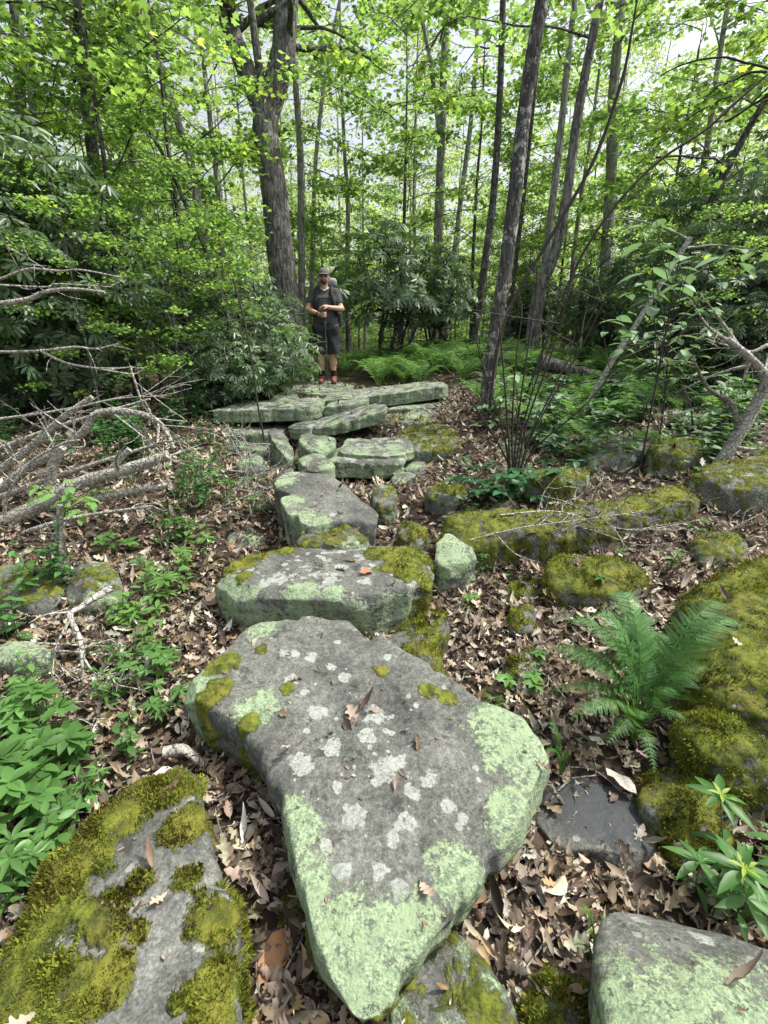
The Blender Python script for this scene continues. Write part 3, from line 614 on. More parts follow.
# ------------------------------------------------------------------ leaf litter
def inside(poly, x, y):
    c = np.zeros(len(x), bool); j = len(poly) - 1
    for i in range(len(poly)):
        a, b = poly[i], poly[j]; m = (a[1] > y) != (b[1] > y)
        c ^= m & (x < (b[0] - a[0]) * (y - a[1]) / (b[1] - a[1] + 1e-12) + a[0]); j = i
    return c
CLEAR = [P for o, P, z in ROCKS if 'wet flat slab' in o['label'] or 'below the tip' in o['label'] or 'sunken stone' in o['label']]
def litter():
    r = np.random.RandomState(3)
    mb = MB()
    pal = np.array([[.20, .135, .095], [.28, .20, .15], [.36, .28, .22], [.12, .08, .055], [.24, .17, .135], [.16, .105, .07], [.44, .37, .30], [.09, .06, .045], [.25, .16, .09], [.31, .235, .185], [.07, .05, .04], [.40, .32, .25]])
    def batch(n, y0, y1, spread, s0, s1, power):
        y = y0 + (y1 - y0) * r.rand(n) ** power
        x = (r.rand(n) * 2 - 1) * (spread[0] + spread[1] * y)
        p3 = np.stack([x, y, 0 * x], 1)
        keep = fbm(p3 * 1.3, 2) > -.55 - .3 * r.rand(n)
        for P_ in CLEAR: keep &= ~(inside(P_, x, y) & (r.rand(len(x)) > .12))
        x, y = x[keep], y[keep]; n = len(x)
        e = .05; gx = (hgt(x + e, y) - hgt(x - e, y)) / (2 * e); gy = (hgt(x, y + e) - hgt(x, y - e)) / (2 * e)
        nr = norm(np.stack([-gx, -gy, np.ones(n)], 1) + r.normal(size=(n, 3)) * np.array([.34, .34, .1]))
        a = r.rand(n) * 2 * PI; d = np.stack([np.cos(a), np.sin(a), r.normal(size=n) * .15], 1)
        R = frames(norm(d), nr)
        pos = np.stack([x, y, hgt(x, y) + .004 + .04 * r.rand(n) ** 1.6], 1)
        sc = s0 + (s1 - s0) * r.rand(n)
        k = r.randint(len(pal), size=n); t = pal[k] * np.array([1.22, 1.33, 1.36]) * r.uniform(.5, 1.4, (n, 1)) * (1 + .04 * r.normal(size=(n, 3))) * np.array([1., 1.03, .98])
        kind = r.randint(len(DEAD), size=n)
        for q in range(len(DEAD)):
            m = kind == q; mb.scatter(*DEAD[q], pos[m], R[m], sc[m], np.clip(t[m], .02, .6))
    batch(12500, .15, 2.6, (.9, .85), .03, .078, .8)
    batch(9000, .15, 3., (.9, .85), .018, .04, .8)
    batch(260, .15, 2.6, (.9, .85), .09, .12, .8)
    batch(17000, 2.2, 6.5, (.7, .95), .04, .085, .8)
    batch(2600, 5.5, 8., (1., .9), .05, .09, 1.)
    pos = np.concatenate([a for a, b in DEBRIS]); nr = np.concatenate([b for a, b in DEBRIS]); n = len(pos)
    a = r.rand(n) * 6.28; R = frames(np.stack([np.cos(a), np.sin(a), 0 * a], 1), nr + .08 * r.normal(size=(n, 3))); big = r.rand(n) < .14
    sc = np.where(big, r.uniform(.035, .08, n), r.uniform(.006, .022, n)); kd = r.randint(len(DEAD), size=n); t = pal[r.randint(len(pal), size=n)] * r.uniform(.5, 1.2, (n, 1))
    for q in range(len(DEAD)):
        m = kd == q; mb.scatter(*DEAD[q], pos[m] + nr[m] * .004, R[m], sc[m], t[m])
    tag(mb.obj('leaf_litter', M_LITTER), 'brown and tan dead oak leaves covering the ground', kind='stuff')
    tw = MB()
    for k in range(1000):
        y = .4 + 6 * r.rand() ** 1.3; x = (r.rand() * 2 - 1) * (.8 + .8 * y); L = .04 + .26 * r.rand() ** 1.6; a = r.rand() * 2 * PI
        q = np.array([[x + L * (t - .5) * math.cos(a) + .1 * L * r.normal(), y + L * (t - .5) * math.sin(a) + .1 * L * r.normal(), 0] for t in (0, .33, .66, 1)])
        q[:, 2] = hgt(q[:, 0], q[:, 1]) + .02 + .02 * r.rand(4)
        tube(tw, q, [.0035, .0022], 5, 7, col=np.array([1, 1, 1]) * r.uniform(.5, 1.6))
    tag(tw.obj('twig_litter', M_DEADDK), 'small fallen twigs scattered over the dead leaves', kind='stuff')
litter()
def single_leaf(label, u, v, size, col, kind=0, z=None, rot=0., tilt=.15, nm='fallen_leaf', cat='leaf'):
    p = gpt(u, v) if z is None else (lambda d: np.array([0, 0, CAM_Z]) + d * ((z - CAM_Z) / d[2]))(ray(u, v))
    mb = MB(); d = np.array([[math.cos(rot), math.sin(rot), 0.]])
    mb.scatter(*DEAD[kind], np.array([[0, 0, .03 if z is None else .008]]), frames(d, np.array([[tilt, -tilt, 1.]])), size, np.array([col]))
    tag(mb.obj(nm, M_LITTER, None, p), label, cat)
single_leaf('rust brown curled leaf lying on the second stone step', 358, 574, .10, (.36, .16, .08), 6, .475, .5)
single_leaf('grey green fallen leaf beside the small pale fern', 560, 930, .11, (.36, .42, .36), 5, rot=2.1)
single_leaf('pale greyish leaf curled on the dark wet slab', 640, 800, .13, (.48, .45, .40), 5, .11, 2.2)
single_leaf('large tan oak leaf under the right edge of the large stepping stone', 425, 880, .19, (.36, .24, .17), 0, rot=-.6)
single_leaf('orange brown broad leaf at the bottom edge between two slabs', 255, 1000, .16, (.36, .20, .09), 5, rot=1.1)
single_leaf('small fresh green leaf fallen among brown leaves', 256, 962, .06, (.16, .34, .05), 5, rot=1.5)
single_leaf('mint grey leaf lying on the moss of the bottom left slab', 178, 817, .045, (.40, .55, .42), 5, .245, .3)
single_leaf('long brown leaf lying across the wet slab', 632, 862, .16, (.34, .24, .17), 6, rot=-.4)
# ------------------------------------------------------------------ ferns
PINNA = strip_leaf([(.02, 0), (.11, .05), (.06, .1), (.13, .18), (.07, .24), (.13, .33), (.07, .4), (.11, .5), (.05, .58), (.08, .68), (.03, .78), (0, 1)], -.12, .12, 2, .0)
PINNULE = (np.array([[0, 0, 0], [.15, .25, .02], [.15, .6, .0], [0, 1, -.05], [-.15, .6, .0], [-.15, .25, .02]]), [(0, 1, 2, 3), (0, 3, 4, 5)])
def frond_mb(rach, W, pairs, hero, seed=0, col=(1, 1, 1), mb=None, curlup=.12):
    r = np.random.RandomState(seed); mb = mb or MB()
    m = 40; Q = catmull(rach, m); T = norm(np.gradient(Q, axis=0))
    up = np.array([0, 0, 1.]); S = norm(np.cross(T, up)); Nn = np.cross(S, T)
    tube(mb, Q[::4], [.0035 * (1 if hero else 1.2), .0008], 4, 14, col=(1.3, 1.1, .7))
    s = np.linspace(.20, .985, pairs); P, D, NN, LL = [], [], [], []
    for i, q in enumerate(s):
        x = q * (m - 1); k = int(x); k2 = min(k + 1, m - 1); f = x - k
        p = Q[k] * (1 - f) + Q[k2] * f
        l = W * (1 - q) ** .75 * min(1, .45 + (q - .18) / .22) * 1.25
        for sd in (-1, 1):
            d = norm(S[k] * sd + T[k] * (.42 + .3 * q) + Nn[k] * (-.10 + .1 * r.normal()) + .05 * r.normal(size=3))
            n = norm(Nn[k] + S[k] * sd * .2 + .1 * r.normal(size=3)); P.append(p); D.append(d); NN.append(n); LL.append(l * r.uniform(.92, 1.06))
    P, D, NN, LL = map(np.array, (P, D, NN, LL))
    t = np.array(col) * (1 + .15 * r.normal(size=(len(P), 1)))
    if not hero:
        mb.scatter(*PINNA, P, frames(D, NN), LL, np.clip(t, .3, 2)); return mb
    a, b, c, e, w = [], [], [], [], []
    for p, d, n, l, tt in zip(P, D, NN, LL, t):
        k = max(4, int(7 + l * 80)); side = np.cross(n, d)
        for j in range(k):
            f = (j + .6) / (k + .4); pl = l * (.215 * (1 - f) ** .8 + .05) ; q = p + d * l * f + n * (-.12 * l * f * f)
            for sd in (-1, 1):
                a.append(q); b.append(side * sd + d * .55); c.append(n + side * sd * .15); e.append(pl); w.append(tt * (1 + .08 * r.normal()))
        a.append(p + d * l * .93); b.append(d); c.append(n); e.append(l * .1); w.append(tt)
    mb.scatter(*PINNULE, np.array(a), frames(np.array(b), np.array(c)), np.array(e), np.clip(np.array(w), .3, 2))
    return mb
def fern_hero(label, base_px, tips, W=.11, pairs=24, seed=0, group=None, col=(1, 1, 1), rise=.10):
    b = gpt(*base_px) + np.array([0, 0, .02]); root = thing('fern', label, 'fern', b, 0, group)
    r = np.random.RandomState(seed)
    for i, (u, v, Y) in enumerate(tips):
        tip = pt(u, v, b[1] + Y) - b
        L = np.linalg.norm(tip)
        m1 = tip * np.array([.28, .28, .0]) + np.array([0, 0, max(tip[2] * .45, 0) + L * .22 + rise * .3]); m2 = tip * np.array([.66, .66, 0]) + np.array([0, 0, tip[2] * .85 + L * .16])
        frond_mb([np.zeros(3), m1, m2, tip], W * r.uniform(.85, 1.1) * min(1.25, max(.6, L / .4)), pairs, True, seed * 50 + i, np.array(col) * r.uniform(.8, 1.2)).obj('frond', M_FERN, root)
    return root
fern_hero('large green fern with many arching fronds beside the big moss boulder', (632, 748),
          [(612, 590, .30), (588, 612, .18), (556, 660, .06), (572, 690, -.02), (640, 612, .34), (664, 632, .28), (690, 648, .18), (746, 622, .16), (712, 668, .06), (656, 776, -.22),
           (604, 748, -.16), (690, 722, -.1), (566, 722, -.12), (600, 640, .10), (648, 660, .12), (676, 690, 0.), (625, 620, .2), (610, 690, .02), (585, 655, .08), (640, 720, -.08), (665, 665, .15), (590, 700, 0.), (624, 668, .08), (538, 650, .10), (546, 692, 0.), (722, 676, .10), (730, 604, .20), (560, 620, .14)], W=.086, pairs=16, seed=3)
fern_hero('small pale green fern beside the bottom right lichen stone', (592, 975), [(578, 905, .04), (606, 915, .05), (585, 935, -.02), (604, 950, -.03), (572, 945, .0)], W=.045, pairs=15, seed=5, col=(1.4, 1.3, .9), rise=.03)
fern_hero('small fern touching the right tip of the large stepping stone', (560, 778), [(547, 722, .06), (556, 745, .02), (570, 752, .0), (543, 752, -.02)], W=.05, pairs=16, seed=6, col=(1.1, 1.1, .8), rise=.03)
fern_hero('low fern growing on the grass tuft behind the right edge of the large stepping stone', (492, 716), [(470, 702, .06), (482, 690, .08), (505, 694, .08), (518, 706, .03)], W=.04, pairs=14, seed=7, col=(1.1, 1., .7), rise=.02)
fern_hero('feathery little fern under the leafy shrub left of the path', (143, 575), [(128, 560, .05), (142, 555, .08), (160, 560, .05), (135, 570, -.05), (155, 572, -.04)], W=.06, pairs=15, seed=8, rise=.03)

def fern_clump(seed, n=9, L=.55, W=.13):
    r = np.random.RandomState(seed); mb = MB()
    for i in range(n):
        a = i / n * 2 * PI + r.uniform(-.3, .3); l = L * r.uniform(.75, 1.15); e = np.array([math.cos(a), math.sin(a), 0])
        frond_mb([[0, 0, 0], e * l * .25 + np.array([0, 0, l * .5]), e * l * .62 + np.array([0, 0, l * .68]), e * l * 1.0 + np.array([0, 0, l * r.uniform(.35, .6)])],
                 W, 15, False, seed * 31 + i, np.array([1, 1, 1]) * r.uniform(.75, 1.25), mb)
    return mb.mesh('fern', M_FERNFAR)
FERN_MESH = [fern_clump(s) for s in (1, 2, 3)]
def fern_bed(spots, label, group, s0=.8, s1=1.2, seed=0):
    r = np.random.RandomState(seed)
    for i, (x, y) in enumerate(spots):
        o = link('fern', FERN_MESH[r.randint(3)], None, (x, y, h1(x, y) - .02)); o.rotation_euler = (r.uniform(-.1, .1), r.uniform(-.1, .1), r.rand() * 6.3); o.scale = (r.uniform(s0, s1),) * 3
        tag(o, label, 'fern', group)
rr = np.random.RandomState(8)
fern_bed([(rr.uniform(-.1, 2.6), rr.uniform(7.4, 12.5)) for _ in range(80)], 'low bright fern in the bed between the hiker and the spotted trunk', 'ferns right of the hiker', .8, 1.25, 1)
fern_bed([(rr.uniform(-2.2, -1.15), rr.uniform(6.6, 8.6)) for _ in range(13)], 'low fern in the shade just left of the hiker', 'ferns left of the hiker', .5, .85, 2)
fern_bed([(rr.uniform(1.15, 4.8), 4.9 + 5 * rr.rand() ** 1.4) for _ in range(95)], 'low fern on the right slope beyond the spotted trunk', 'ferns on the right slope', .5, .95, 3)
fern_bed([(-.95 + .12 * rr.normal(), 9.2 + rr.rand() * 3) for _ in range(5)] + [(rr.uniform(-.9, .2), rr.uniform(10.5, 14)) for _ in range(10)], 'fern in the hollow beyond the hiker', 'ferns beyond the hiker', .6, 1., 4)
fern_bed([gpt(u, v)[:2] for u, v in [(655, 405), (690, 402), (725, 408), (575, 408), (610, 400), (742, 424)]], 'teal green fern among seedlings above the mossy ledges', 'ferns above the mossy ledges', .45, .65, 5)

fern_bed([(rr.uniform(1.5, 3.9), rr.uniform(3.7, 5.2)) for _ in range(26)], 'small fern among the litter just behind the mossy ledges', 'small ferns behind the mossy ledges', .3, .55, 6)
# ------------------------------------------------------------------ small leafy plants
def plant_parts(root, stems, h, leaf, mat, size, n, mode, seed, col=(1, 1, 1), lean=.25, young=0, stem_mat=None, droop=.0, stem_r=.0025):
    r = np.random.RandomState(seed); sm, lm, ym = MB(), MB(), MB()
    for k in range(stems):
        a = r.rand() * 2 * PI; hh = h * r.uniform(.6, 1.1); e = np.array([math.cos(a), math.sin(a), 0]) * hh * lean * r.uniform(.4, 1.6)
        off = np.array([r.normal(), r.normal(), 0]) * .03 * (1 + h)
        Q = tube(sm, [off, off + e * .35 + np.array([0, 0, hh * .5]), off + e + np.array([0, 0, hh])], [stem_r * 1.3, stem_r * .6], 5, 10)
        P, D, N, S = [], [], [], []
        a0 = r.rand() * 6.28
        def put(p, ang, up, s):
            d = np.array([math.cos(ang), math.sin(ang), up]); P.append(p); D.append(d); N.append(np.array([-d[0] * up, -d[1] * up, 1.]) + .2 * r.normal(size=3)); S.append(size * s * r.uniform(.8, 1.15))
        if mode == 'whorl':
            for lv, (f, c) in enumerate([(.62, n // 2), (1., n)]):
                for j in range(c): put(Q[int(f * 9)], a0 + j / c * 2 * PI + r.uniform(-.3, .3), r.uniform(-.05, .35) - droop, .8 if f < 1 else 1.)
            put(Q[-1], r.rand() * 6, 1.5, .55)
        else:
            for j in range(n):
                f = .3 + .7 * j / (n - 1); put(Q[int(f * 9)], a0 + j * 2.4, r.uniform(-.1, .4) - droop, 1.05 - .35 * f)
        t = np.array(col) * np.clip(1 + .18 * r.normal(size=(len(P), 1)), .5, 1.6)
        lm.scatter(*leaf, np.array(P), frames(norm(np.array(D)), np.array(N)), np.array(S), t)
        if young and k < young:
            a1 = np.arange(5) / 5 * 6.28 + r.rand(); d = np.stack([np.cos(a1), np.sin(a1), .5 + 0 * a1], 1)
            ym.scatter(*leaf, np.tile(Q[-1] + np.array([0, 0, .01]), (5, 1)), frames(norm(d), np.tile([0, 0, 1.], (5, 1))), size * .42, np.ones((5, 3)))
    sm.obj('stem', stem_mat or M_STEM, root); lm.obj('foliage', mat, root)
    if ym.n: ym.obj('young_leaves', M_YOUNG, root)['label'] = 'pale yellow green young leaves at the shoot tip'
def plant(label, cat, u, v, *a, group=None, name='seedling', p=None, **k):
    q = gpt(u, v) if p is None else p
    root = thing(name, label, cat, q - np.array([0, 0, .01]), 0, group); plant_parts(root, *a, **k); return root

for i, (u, v, st, h, s, c) in enumerate([(18, 905, 3, .22, .095, 1.), (52, 865, 4, .26, .10, 1.1), (10, 820, 4, .30, .11, .95), (95, 800, 4, .24, .085, 1.05), (45, 780, 5, .30, .10, 1.), (128, 752, 4, .22, .075, 1.),
                                      (165, 725, 4, .2, .07, .9), (85, 738, 5, .26, .085, 1.15), (20, 745, 4, .3, .09, 1.2), (112, 705, 4, .22, .075, .95), (150, 688, 4, .2, .07, 1.), (30, 705, 4, .26, .085, 1.25), (170, 690, 3, .2, .065, .85), (72, 690, 4, .24, .08, 1.1), (-25, 860, 4, .3, .11, 1.), (120, 672, 4, .24, .085, 1.1), (85, 660, 4, .24, .085, 1.2), (155, 662, 4, .2, .08, 1.), (45, 735, 4, .28, .09, 1.), (25, 780, 4, .3, .1, 1.1), (75, 775, 4, .28, .09, .9), (140, 715, 4, .22, .08, 1.05), (60, 820, 4, .25, .1, 1.), (0, 700, 4, .3, .09, 1.2)]):
    if i in (7, 12, 13, 16, 19, 21, 23): continue
    plant('bright green leafy seedling in the thicket above the mossy bottom left slab', 'seedling', u, v, st + 2, h * .8, OVAL if i % 3 else LANCE, M_HERB, s * .72, 8, 'alt' if i % 2 else 'whorl', 100 + i, (c, c, c), group='seedlings above the bottom left slab')
for i, (u, v, st, h, s) in enumerate([(135, 620, 4, .2, .075), (158, 606, 5, .2, .08), (120, 632, 4, .18, .07), (150, 632, 4, .16, .07), (175, 590, 4, .22, .075), (188, 575, 4, .2, .07), (200, 548, 4, .2, .06)]):
    plant('light green seedling with spreading leaves in the sunny patch left of the second step', 'seedling', u, v, st, h, LANCE if i % 2 else OVAL, M_HERB, s, 7, 'whorl' if i % 2 else 'alt', 140 + i, (1.25, 1.15, 1.1), group='seedlings left of the second step')
for i, (u, v, st, h, s) in enumerate([(40, 600, 5, .42, .085), (62, 590, 4, .34, .08), (12, 640, 4, .3, .09)]):
    plant(['leafy shrub with rounded leaves in front of the shaded boulder', 'leafy shrub next to the upright dead post', 'low leafy shrub at the far left edge beside the pale stone'][i], 'shrub', u, v, st, h, OVAL, M_SHRUB, s, 9, 'alt', 150 + i, (1.6, 1.4, 1.2), name='shrub')
for i, (u, v, st, h, s, L_) in enumerate([(205, 508, 9, .55, .075, 'green leafy shrub left of the thin stacked slabs'), (185, 500, 6, .42, .07, 'low leafy shrub at the foot of the brush pile'), (232, 455, 5, .36, .06, 'small bush poking out beside the long left slab')]):
    plant(L_, 'shrub', u, v, st, h, OVAL, M_SHRUB, s, 11, 'alt', 160 + i, (1.3, 1.3, 1.1), name='shrub')
for i, (u, v, st, h, s) in enumerate([(690, 905, 3, .26, .12), (735, 915, 3, .30, .13), (775, 905, 3, .28, .12)]):
    plant(['lance leaved plant nearest the lichen stone at the bottom right', 'taller lance leaved plant with pale yellow shoot tips', 'lance leaved plant cut by the right edge'][i], 'plant', u, v, st, h * .75, LANCE, M_HERB, s * .72, 7, 'whorl', 170 + i, (.85, .95, .95), young=2, name='lance_leaved_plant')
for i, (u, v, st, h, s, L_) in enumerate([(530, 690, 3, .12, .05, 'tiny pale seedling in leaf litter left of the big fern'), (545, 668, 2, .09, .045, 'tiny seedling just above the pale one beside the fern'), (470, 600, 2, .07, .04, 'tiny green seedling beside the upright lichen stone'),
                                      (382, 700, 2, .04, .02, 'speck of green sprout on the large stepping stone edge'), (505, 783, 2, .05, .04, 'tiny green sprout by the wet slab')][:3]):
    plant(L_, 'seedling', u, v, st, h, OVAL, M_HERB, s, 6, 'whorl', 180 + i, (1.3, 1.25, 1.2))
spr = np.random.RandomState(31)
for i in range(70):
    u, v = spr.uniform(490, 768), spr.uniform(374, 470)
    plant('knee high seedling with pale teal leaves on the right slope', 'seedling', u, v, spr.randint(2, 5), spr.uniform(.18, .5), OVAL, M_BIGLEAF if i % 3 else M_HERB, spr.uniform(.09, .15), 8, 'whorl' if i % 2 else 'alt', 200 + i, np.array([1, 1, 1]) * spr.uniform(.7, 1.1), group='seedlings on the right slope')
for i in range(30):
    u, v = spr.uniform(0, 215), spr.uniform(395, 470)
    plant('dark green undergrowth plant behind the brush pile', 'seedling', u, v, 4, spr.uniform(.3, .65), OVAL, M_SHRUB, spr.uniform(.09, .13), 10, 'alt', 240 + i, (1.2, 1.2, 1.1), group='undergrowth behind the brush pile')
for i in range(20):
    u, v = spr.uniform(90, 275), spr.uniform(425, 560)
    if u > 215 and v > 520: continue
    plant('small sparse green seedling in leaf litter between the brush pile and the stone steps', 'seedling', u, v, 3, spr.uniform(.12, .3), OVAL if i % 2 else LANCE, M_HERB, spr.uniform(.05, .08), 6, 'alt' if i % 3 else 'whorl', 300 + i, np.array([1., 1., 1.]) * spr.uniform(.7, 1.2), group='seedlings between the brush pile and the steps')
for i in range(14):
    u, v = spr.uniform(450, 740), spr.uniform(470, 640)
    plant('tiny sparse seedling in leaf litter among the low moss mounds', 'seedling', u, v, 2, spr.uniform(.06, .16), OVAL, M_HERB, spr.uniform(.035, .055), 6, 'whorl', 330 + i, np.array([1., 1., 1.]) * spr.uniform(.7, 1.2), group='seedlings among the moss mounds')
for i in range(7):
    u, v = spr.uniform(300, 470), spr.uniform(372, 384)
    plant('small green seedling at the edge of the fern bed', 'seedling', u + 90, v, 3, .3, OVAL, M_HERB, .08, 8, 'alt', 270 + i, (.9, .9, .9), group='seedlings at the edge of the fern bed')

# ------------------------------------------------------------------ shrub of many thin stems in front of the spotted trunk
b = gpt(515, 492); sh = thing('thin_stemmed_shrub', 'shrub of many thin bare dark stems with glossy leaves at its foot', 'shrub', b)
for i, tips in enumerate([[(508, 430), (500, 330), (496, 285)], [(518, 420), (532, 320), (538, 270)], [(525, 430), (556, 340), (575, 262)], [(530, 440), (580, 350), (620, 268)], [(505, 440), (484, 370), (474, 330)],
                          [(522, 430), (540, 370), (560, 330)], [(512, 440), (515, 370), (522, 315)], [(534, 450), (590, 400), (640, 330)], [(502, 450), (470, 400), (440, 360)], [(527, 445), (548, 400), (600, 300)]]):
    mb = MB(); r = np.random.RandomState(i + 400)
    pts = [np.array([.02 * r.normal(), .02 * r.normal(), -.03])] + [pt(u, v, b[1] + .05 * r.normal() - .08 * k) - b for k, (u, v) in enumerate(tips)]
    Q = tube(mb, pts, [.0085, .003], 5, 16, rough=.2)
    for k in range(5):
        q = Q[r.randint(7, 15)]; d = np.array([r.normal() * .22, r.normal() * .15, r.uniform(.02, .28)]); tube(mb, [q, q + d * .5 + .02 * r.normal(size=3), q + d], [.003, .0012], 4, 7)
    mb.obj('stem', M_TWIG, sh)
r = np.random.RandomState(77); mb = MB(); P, D, N_ = [], [], []
for k in range(46):
    c = np.array([r.normal() * .20 - .04, r.normal() * .12 - .06, r.uniform(.02, .20)])
    for j in range(6):
        a = j / 6 * 6.28 + r.rand(); P.append(c); D.append([math.cos(a), math.sin(a), r.uniform(-.35, .3)]); N_.append([.2 * r.normal(), .2 * r.normal(), 1])
mb.scatter(*OVAL, np.array(P), frames(norm(np.array(D)), np.array(N_)), .085 * r.uniform(.7, 1.2, len(P)), np.array([.95, 1., 1.1]) * r.uniform(.6, 1.4, (len(P), 1)))
mb.obj('foliage', M_SHRUB, sh)

# ------------------------------------------------------------------ broad leaved saplings on the right
def broad_sapling(label, base, Y, cl, seed, size=.15, mat=M_BIGLEAF, col=(1, 1, 1), sr=.009, name='sapling'):
    b = pt(base[0], base[1], Y); b = np.array([b[0], Y, h1(b[0], Y) - .02]); root = thing(name, label, 'sapling', b)
    r = np.random.RandomState(seed); sm, lm = MB(), MB()
    top = np.mean([pt(u, v, Y) for u, v in cl], 0) - b; spine = catmull([np.zeros(3), top * np.array([.25, .3, .5]), top * np.array([.8, .9, .95])], 20); tube(sm, spine, [sr, sr * .5], 6, 14, rough=.15)
    for u, v in cl:
        q = pt(u, v, Y + r.uniform(-.25, .3)) - b; st = spine[r.randint(8, 19)]; m = (st + q) / 2 + np.array([0, 0, -.02 + .05 * r.rand()])
        tube(sm, [st, m, q], [sr * .45, sr * .22], 4, 9)
        n = r.randint(4, 7); P, D, N_ = [], [], []
        for j in range(n):
            f = r.uniform(.5, 1.); a = j / n * 6.28 + r.rand(); P.append(st * (1 - f) + q * f + .02 * r.normal(size=3)); D.append([math.cos(a), math.sin(a), r.uniform(-.35, .05)]); N_.append([.15 * r.normal(), .15 * r.normal() , 1])
        lm.scatter(*OVAL, np.array(P), frames(norm(np.array(D)), np.array(N_)), size * r.uniform(.65, 1.15, n), np.array(col) * r.uniform(.75, 1.25, (n, 1)))
    sm.obj('stem', M_TWIG, root); lm.obj('foliage', mat, root); return root
broad_sapling('sapling with large flat teal leaves held high in front of the dark thicket', (640, 470), 3.6, [(656, 221), (640, 226), (696, 244), (671, 246), (756, 250), (735, 246), (652, 266), (640, 268), (690, 258)], 1, .17)
broad_sapling('sapling with layered teal leaves at hiker shoulder height on the right', (655, 465), 3.9, [(718, 296), (687, 300), (662, 305), (712, 324), (643, 333), (627, 292), (687, 326), (660, 332), (730, 330), (600, 318), (612, 305)], 2, .14)
broad_sapling('low sapling with teal leaves above the fallen log', (690, 460), 4.2, [(649, 352), (665, 356), (640, 360), (684, 345), (700, 352), (625, 345), (672, 372), (600, 350)], 3, .13)
broad_sapling('pale leaved sapling by the crooked dead trunk', (730, 455), 4.0, [(718, 371), (728, 374), (709, 368), (735, 400), (690, 410), (705, 405)], 4, .12, col=(1.3, 1.25, 1.2))
broad_sapling('sapling with a few light green leaves beside the spotted trunk', (520, 480), 4.1, [(508, 404), (517, 396), (500, 398), (560, 405), (470, 425), (515, 375)], 5, .10, col=(1.2, 1.2, 1.))
broad_sapling('sunlit sapling with pale green leaves over the brush pile', (58, 565), 2.5, [(38, 492), (30, 480), (60, 500), (75, 494), (92, 490), (105, 480), (82, 502), (66, 483)], 6, .085, M_HERB, (1.8, 1.5, 1.8), .006)
# ------------------------------------------------------------------ trees
def foliage(limbs, rng, n_side, n_leaf, size, twig, leaf=MAPLE, spread=(.13, .05), col=(1, 1, 1), start=.25, mb=None, tw=None, yellow=.15, org=None, hole=-.22):
    """leaf sprays on side twigs of each limb: layered, with gaps between"""
    mb = mb or MB(); P, D, N, S, T = [], [], [], [], []; rng_off = rng.rand(3) * 50
    for L in limbs:
        L = np.asarray(L); m = len(L); ln = np.linalg.norm(L[-1] - L[0])
        for k in range(n_side):
            f = start + (1 - start) * rng.rand(); i = min(int(f * (m - 1)), m - 2); p = L[i] + (L[i + 1] - L[i]) * rng.rand()
            if perlin((p * .55 + rng_off)[None])[0] < hole: continue
            t = norm(L[i + 1] - L[i]); a = rng.choice([-1, 1]) * rng.uniform(.5, 1.3)
            h = np.array([t[0] * math.cos(a) - t[1] * math.sin(a), t[0] * math.sin(a) + t[1] * math.cos(a), 0]); h = norm(h + np.array([0, 0, rng.uniform(-.25, .3)]))
            tl = twig * rng.uniform(.5, 1.2) * (1.1 - .5 * f); e = p + h * tl + np.array([0, 0, -.12 * tl])
            if tw is not None: tube(tw, [p, (p + e) / 2 + np.array([0, 0, .03 * tl]), e], [.006, .002], 3, 4, cap=False)
            n = max(3, int(n_leaf * rng.uniform(.5, 1.4))); g = rng.rand(n) ** .7
            base = p + (e - p) * g[:, None]
            q = base + np.concatenate([rng.normal(size=(n, 2)) * spread[0], rng.normal(size=(n, 1)) * spread[1]], 1)
            an = rng.rand(n) * 6.28; d = np.stack([np.cos(an), np.sin(an), rng.normal(size=n) * .3 - .3], 1) + h * .5
            sp_n = np.array([rng.normal() * .25, rng.normal() * .25, 1.])
            P.append(q); D.append(d); N.append(sp_n + rng.normal(size=(n, 3)) * .38); S.append(size * rng.uniform(.65, 1.2, n))
            c = np.array(col) * rng.uniform(.7, 1.3) * np.clip(1 + .18 * rng.normal(size=(n, 1)), .5, 1.6)
            if rng.rand() < yellow: c = c * np.array([1.5, 1.25, .9])
            T.append(c)
    if not P: return mb
    P, D, N, S, T = map(np.concatenate, (P, D, N, S, T))
    if org is not None:
        k = thin_top(P, org, rng); P, D, N, S, T = P[k], D[k], N[k], S[k], T[k]
    mb.scatter(*leaf, P, frames(norm(D), N), S, T); return mb
def thin_top(P, base, rng):
    W = P + base; d = W[:, 1] * CP + (CAM_Z - W[:, 2]) * SP; up = W[:, 1] * SP + (W[:, 2] - CAM_Z) * CP
    return (up / np.maximum(d, .1) < 1.22) | (rng.rand(len(P)) < .2)
def limb(p, az, L, rise, rng, m=9, droop=.25):
    t = np.linspace(0, 1, m)[:, None]; d = np.array([math.cos(az), math.sin(az), 0]); w = np.array([-d[1], d[0], 0])
    return p + d * L * t + np.array([0, 0, 1.]) * (rise * L * t - droop * L * t ** 2) + w * (.12 * L * np.sin(t * 3 + rng.rand() * 3)) * rng.normal() + .03 * L * np.cumsum(rng.normal(size=(m, 3)), 0) * .4

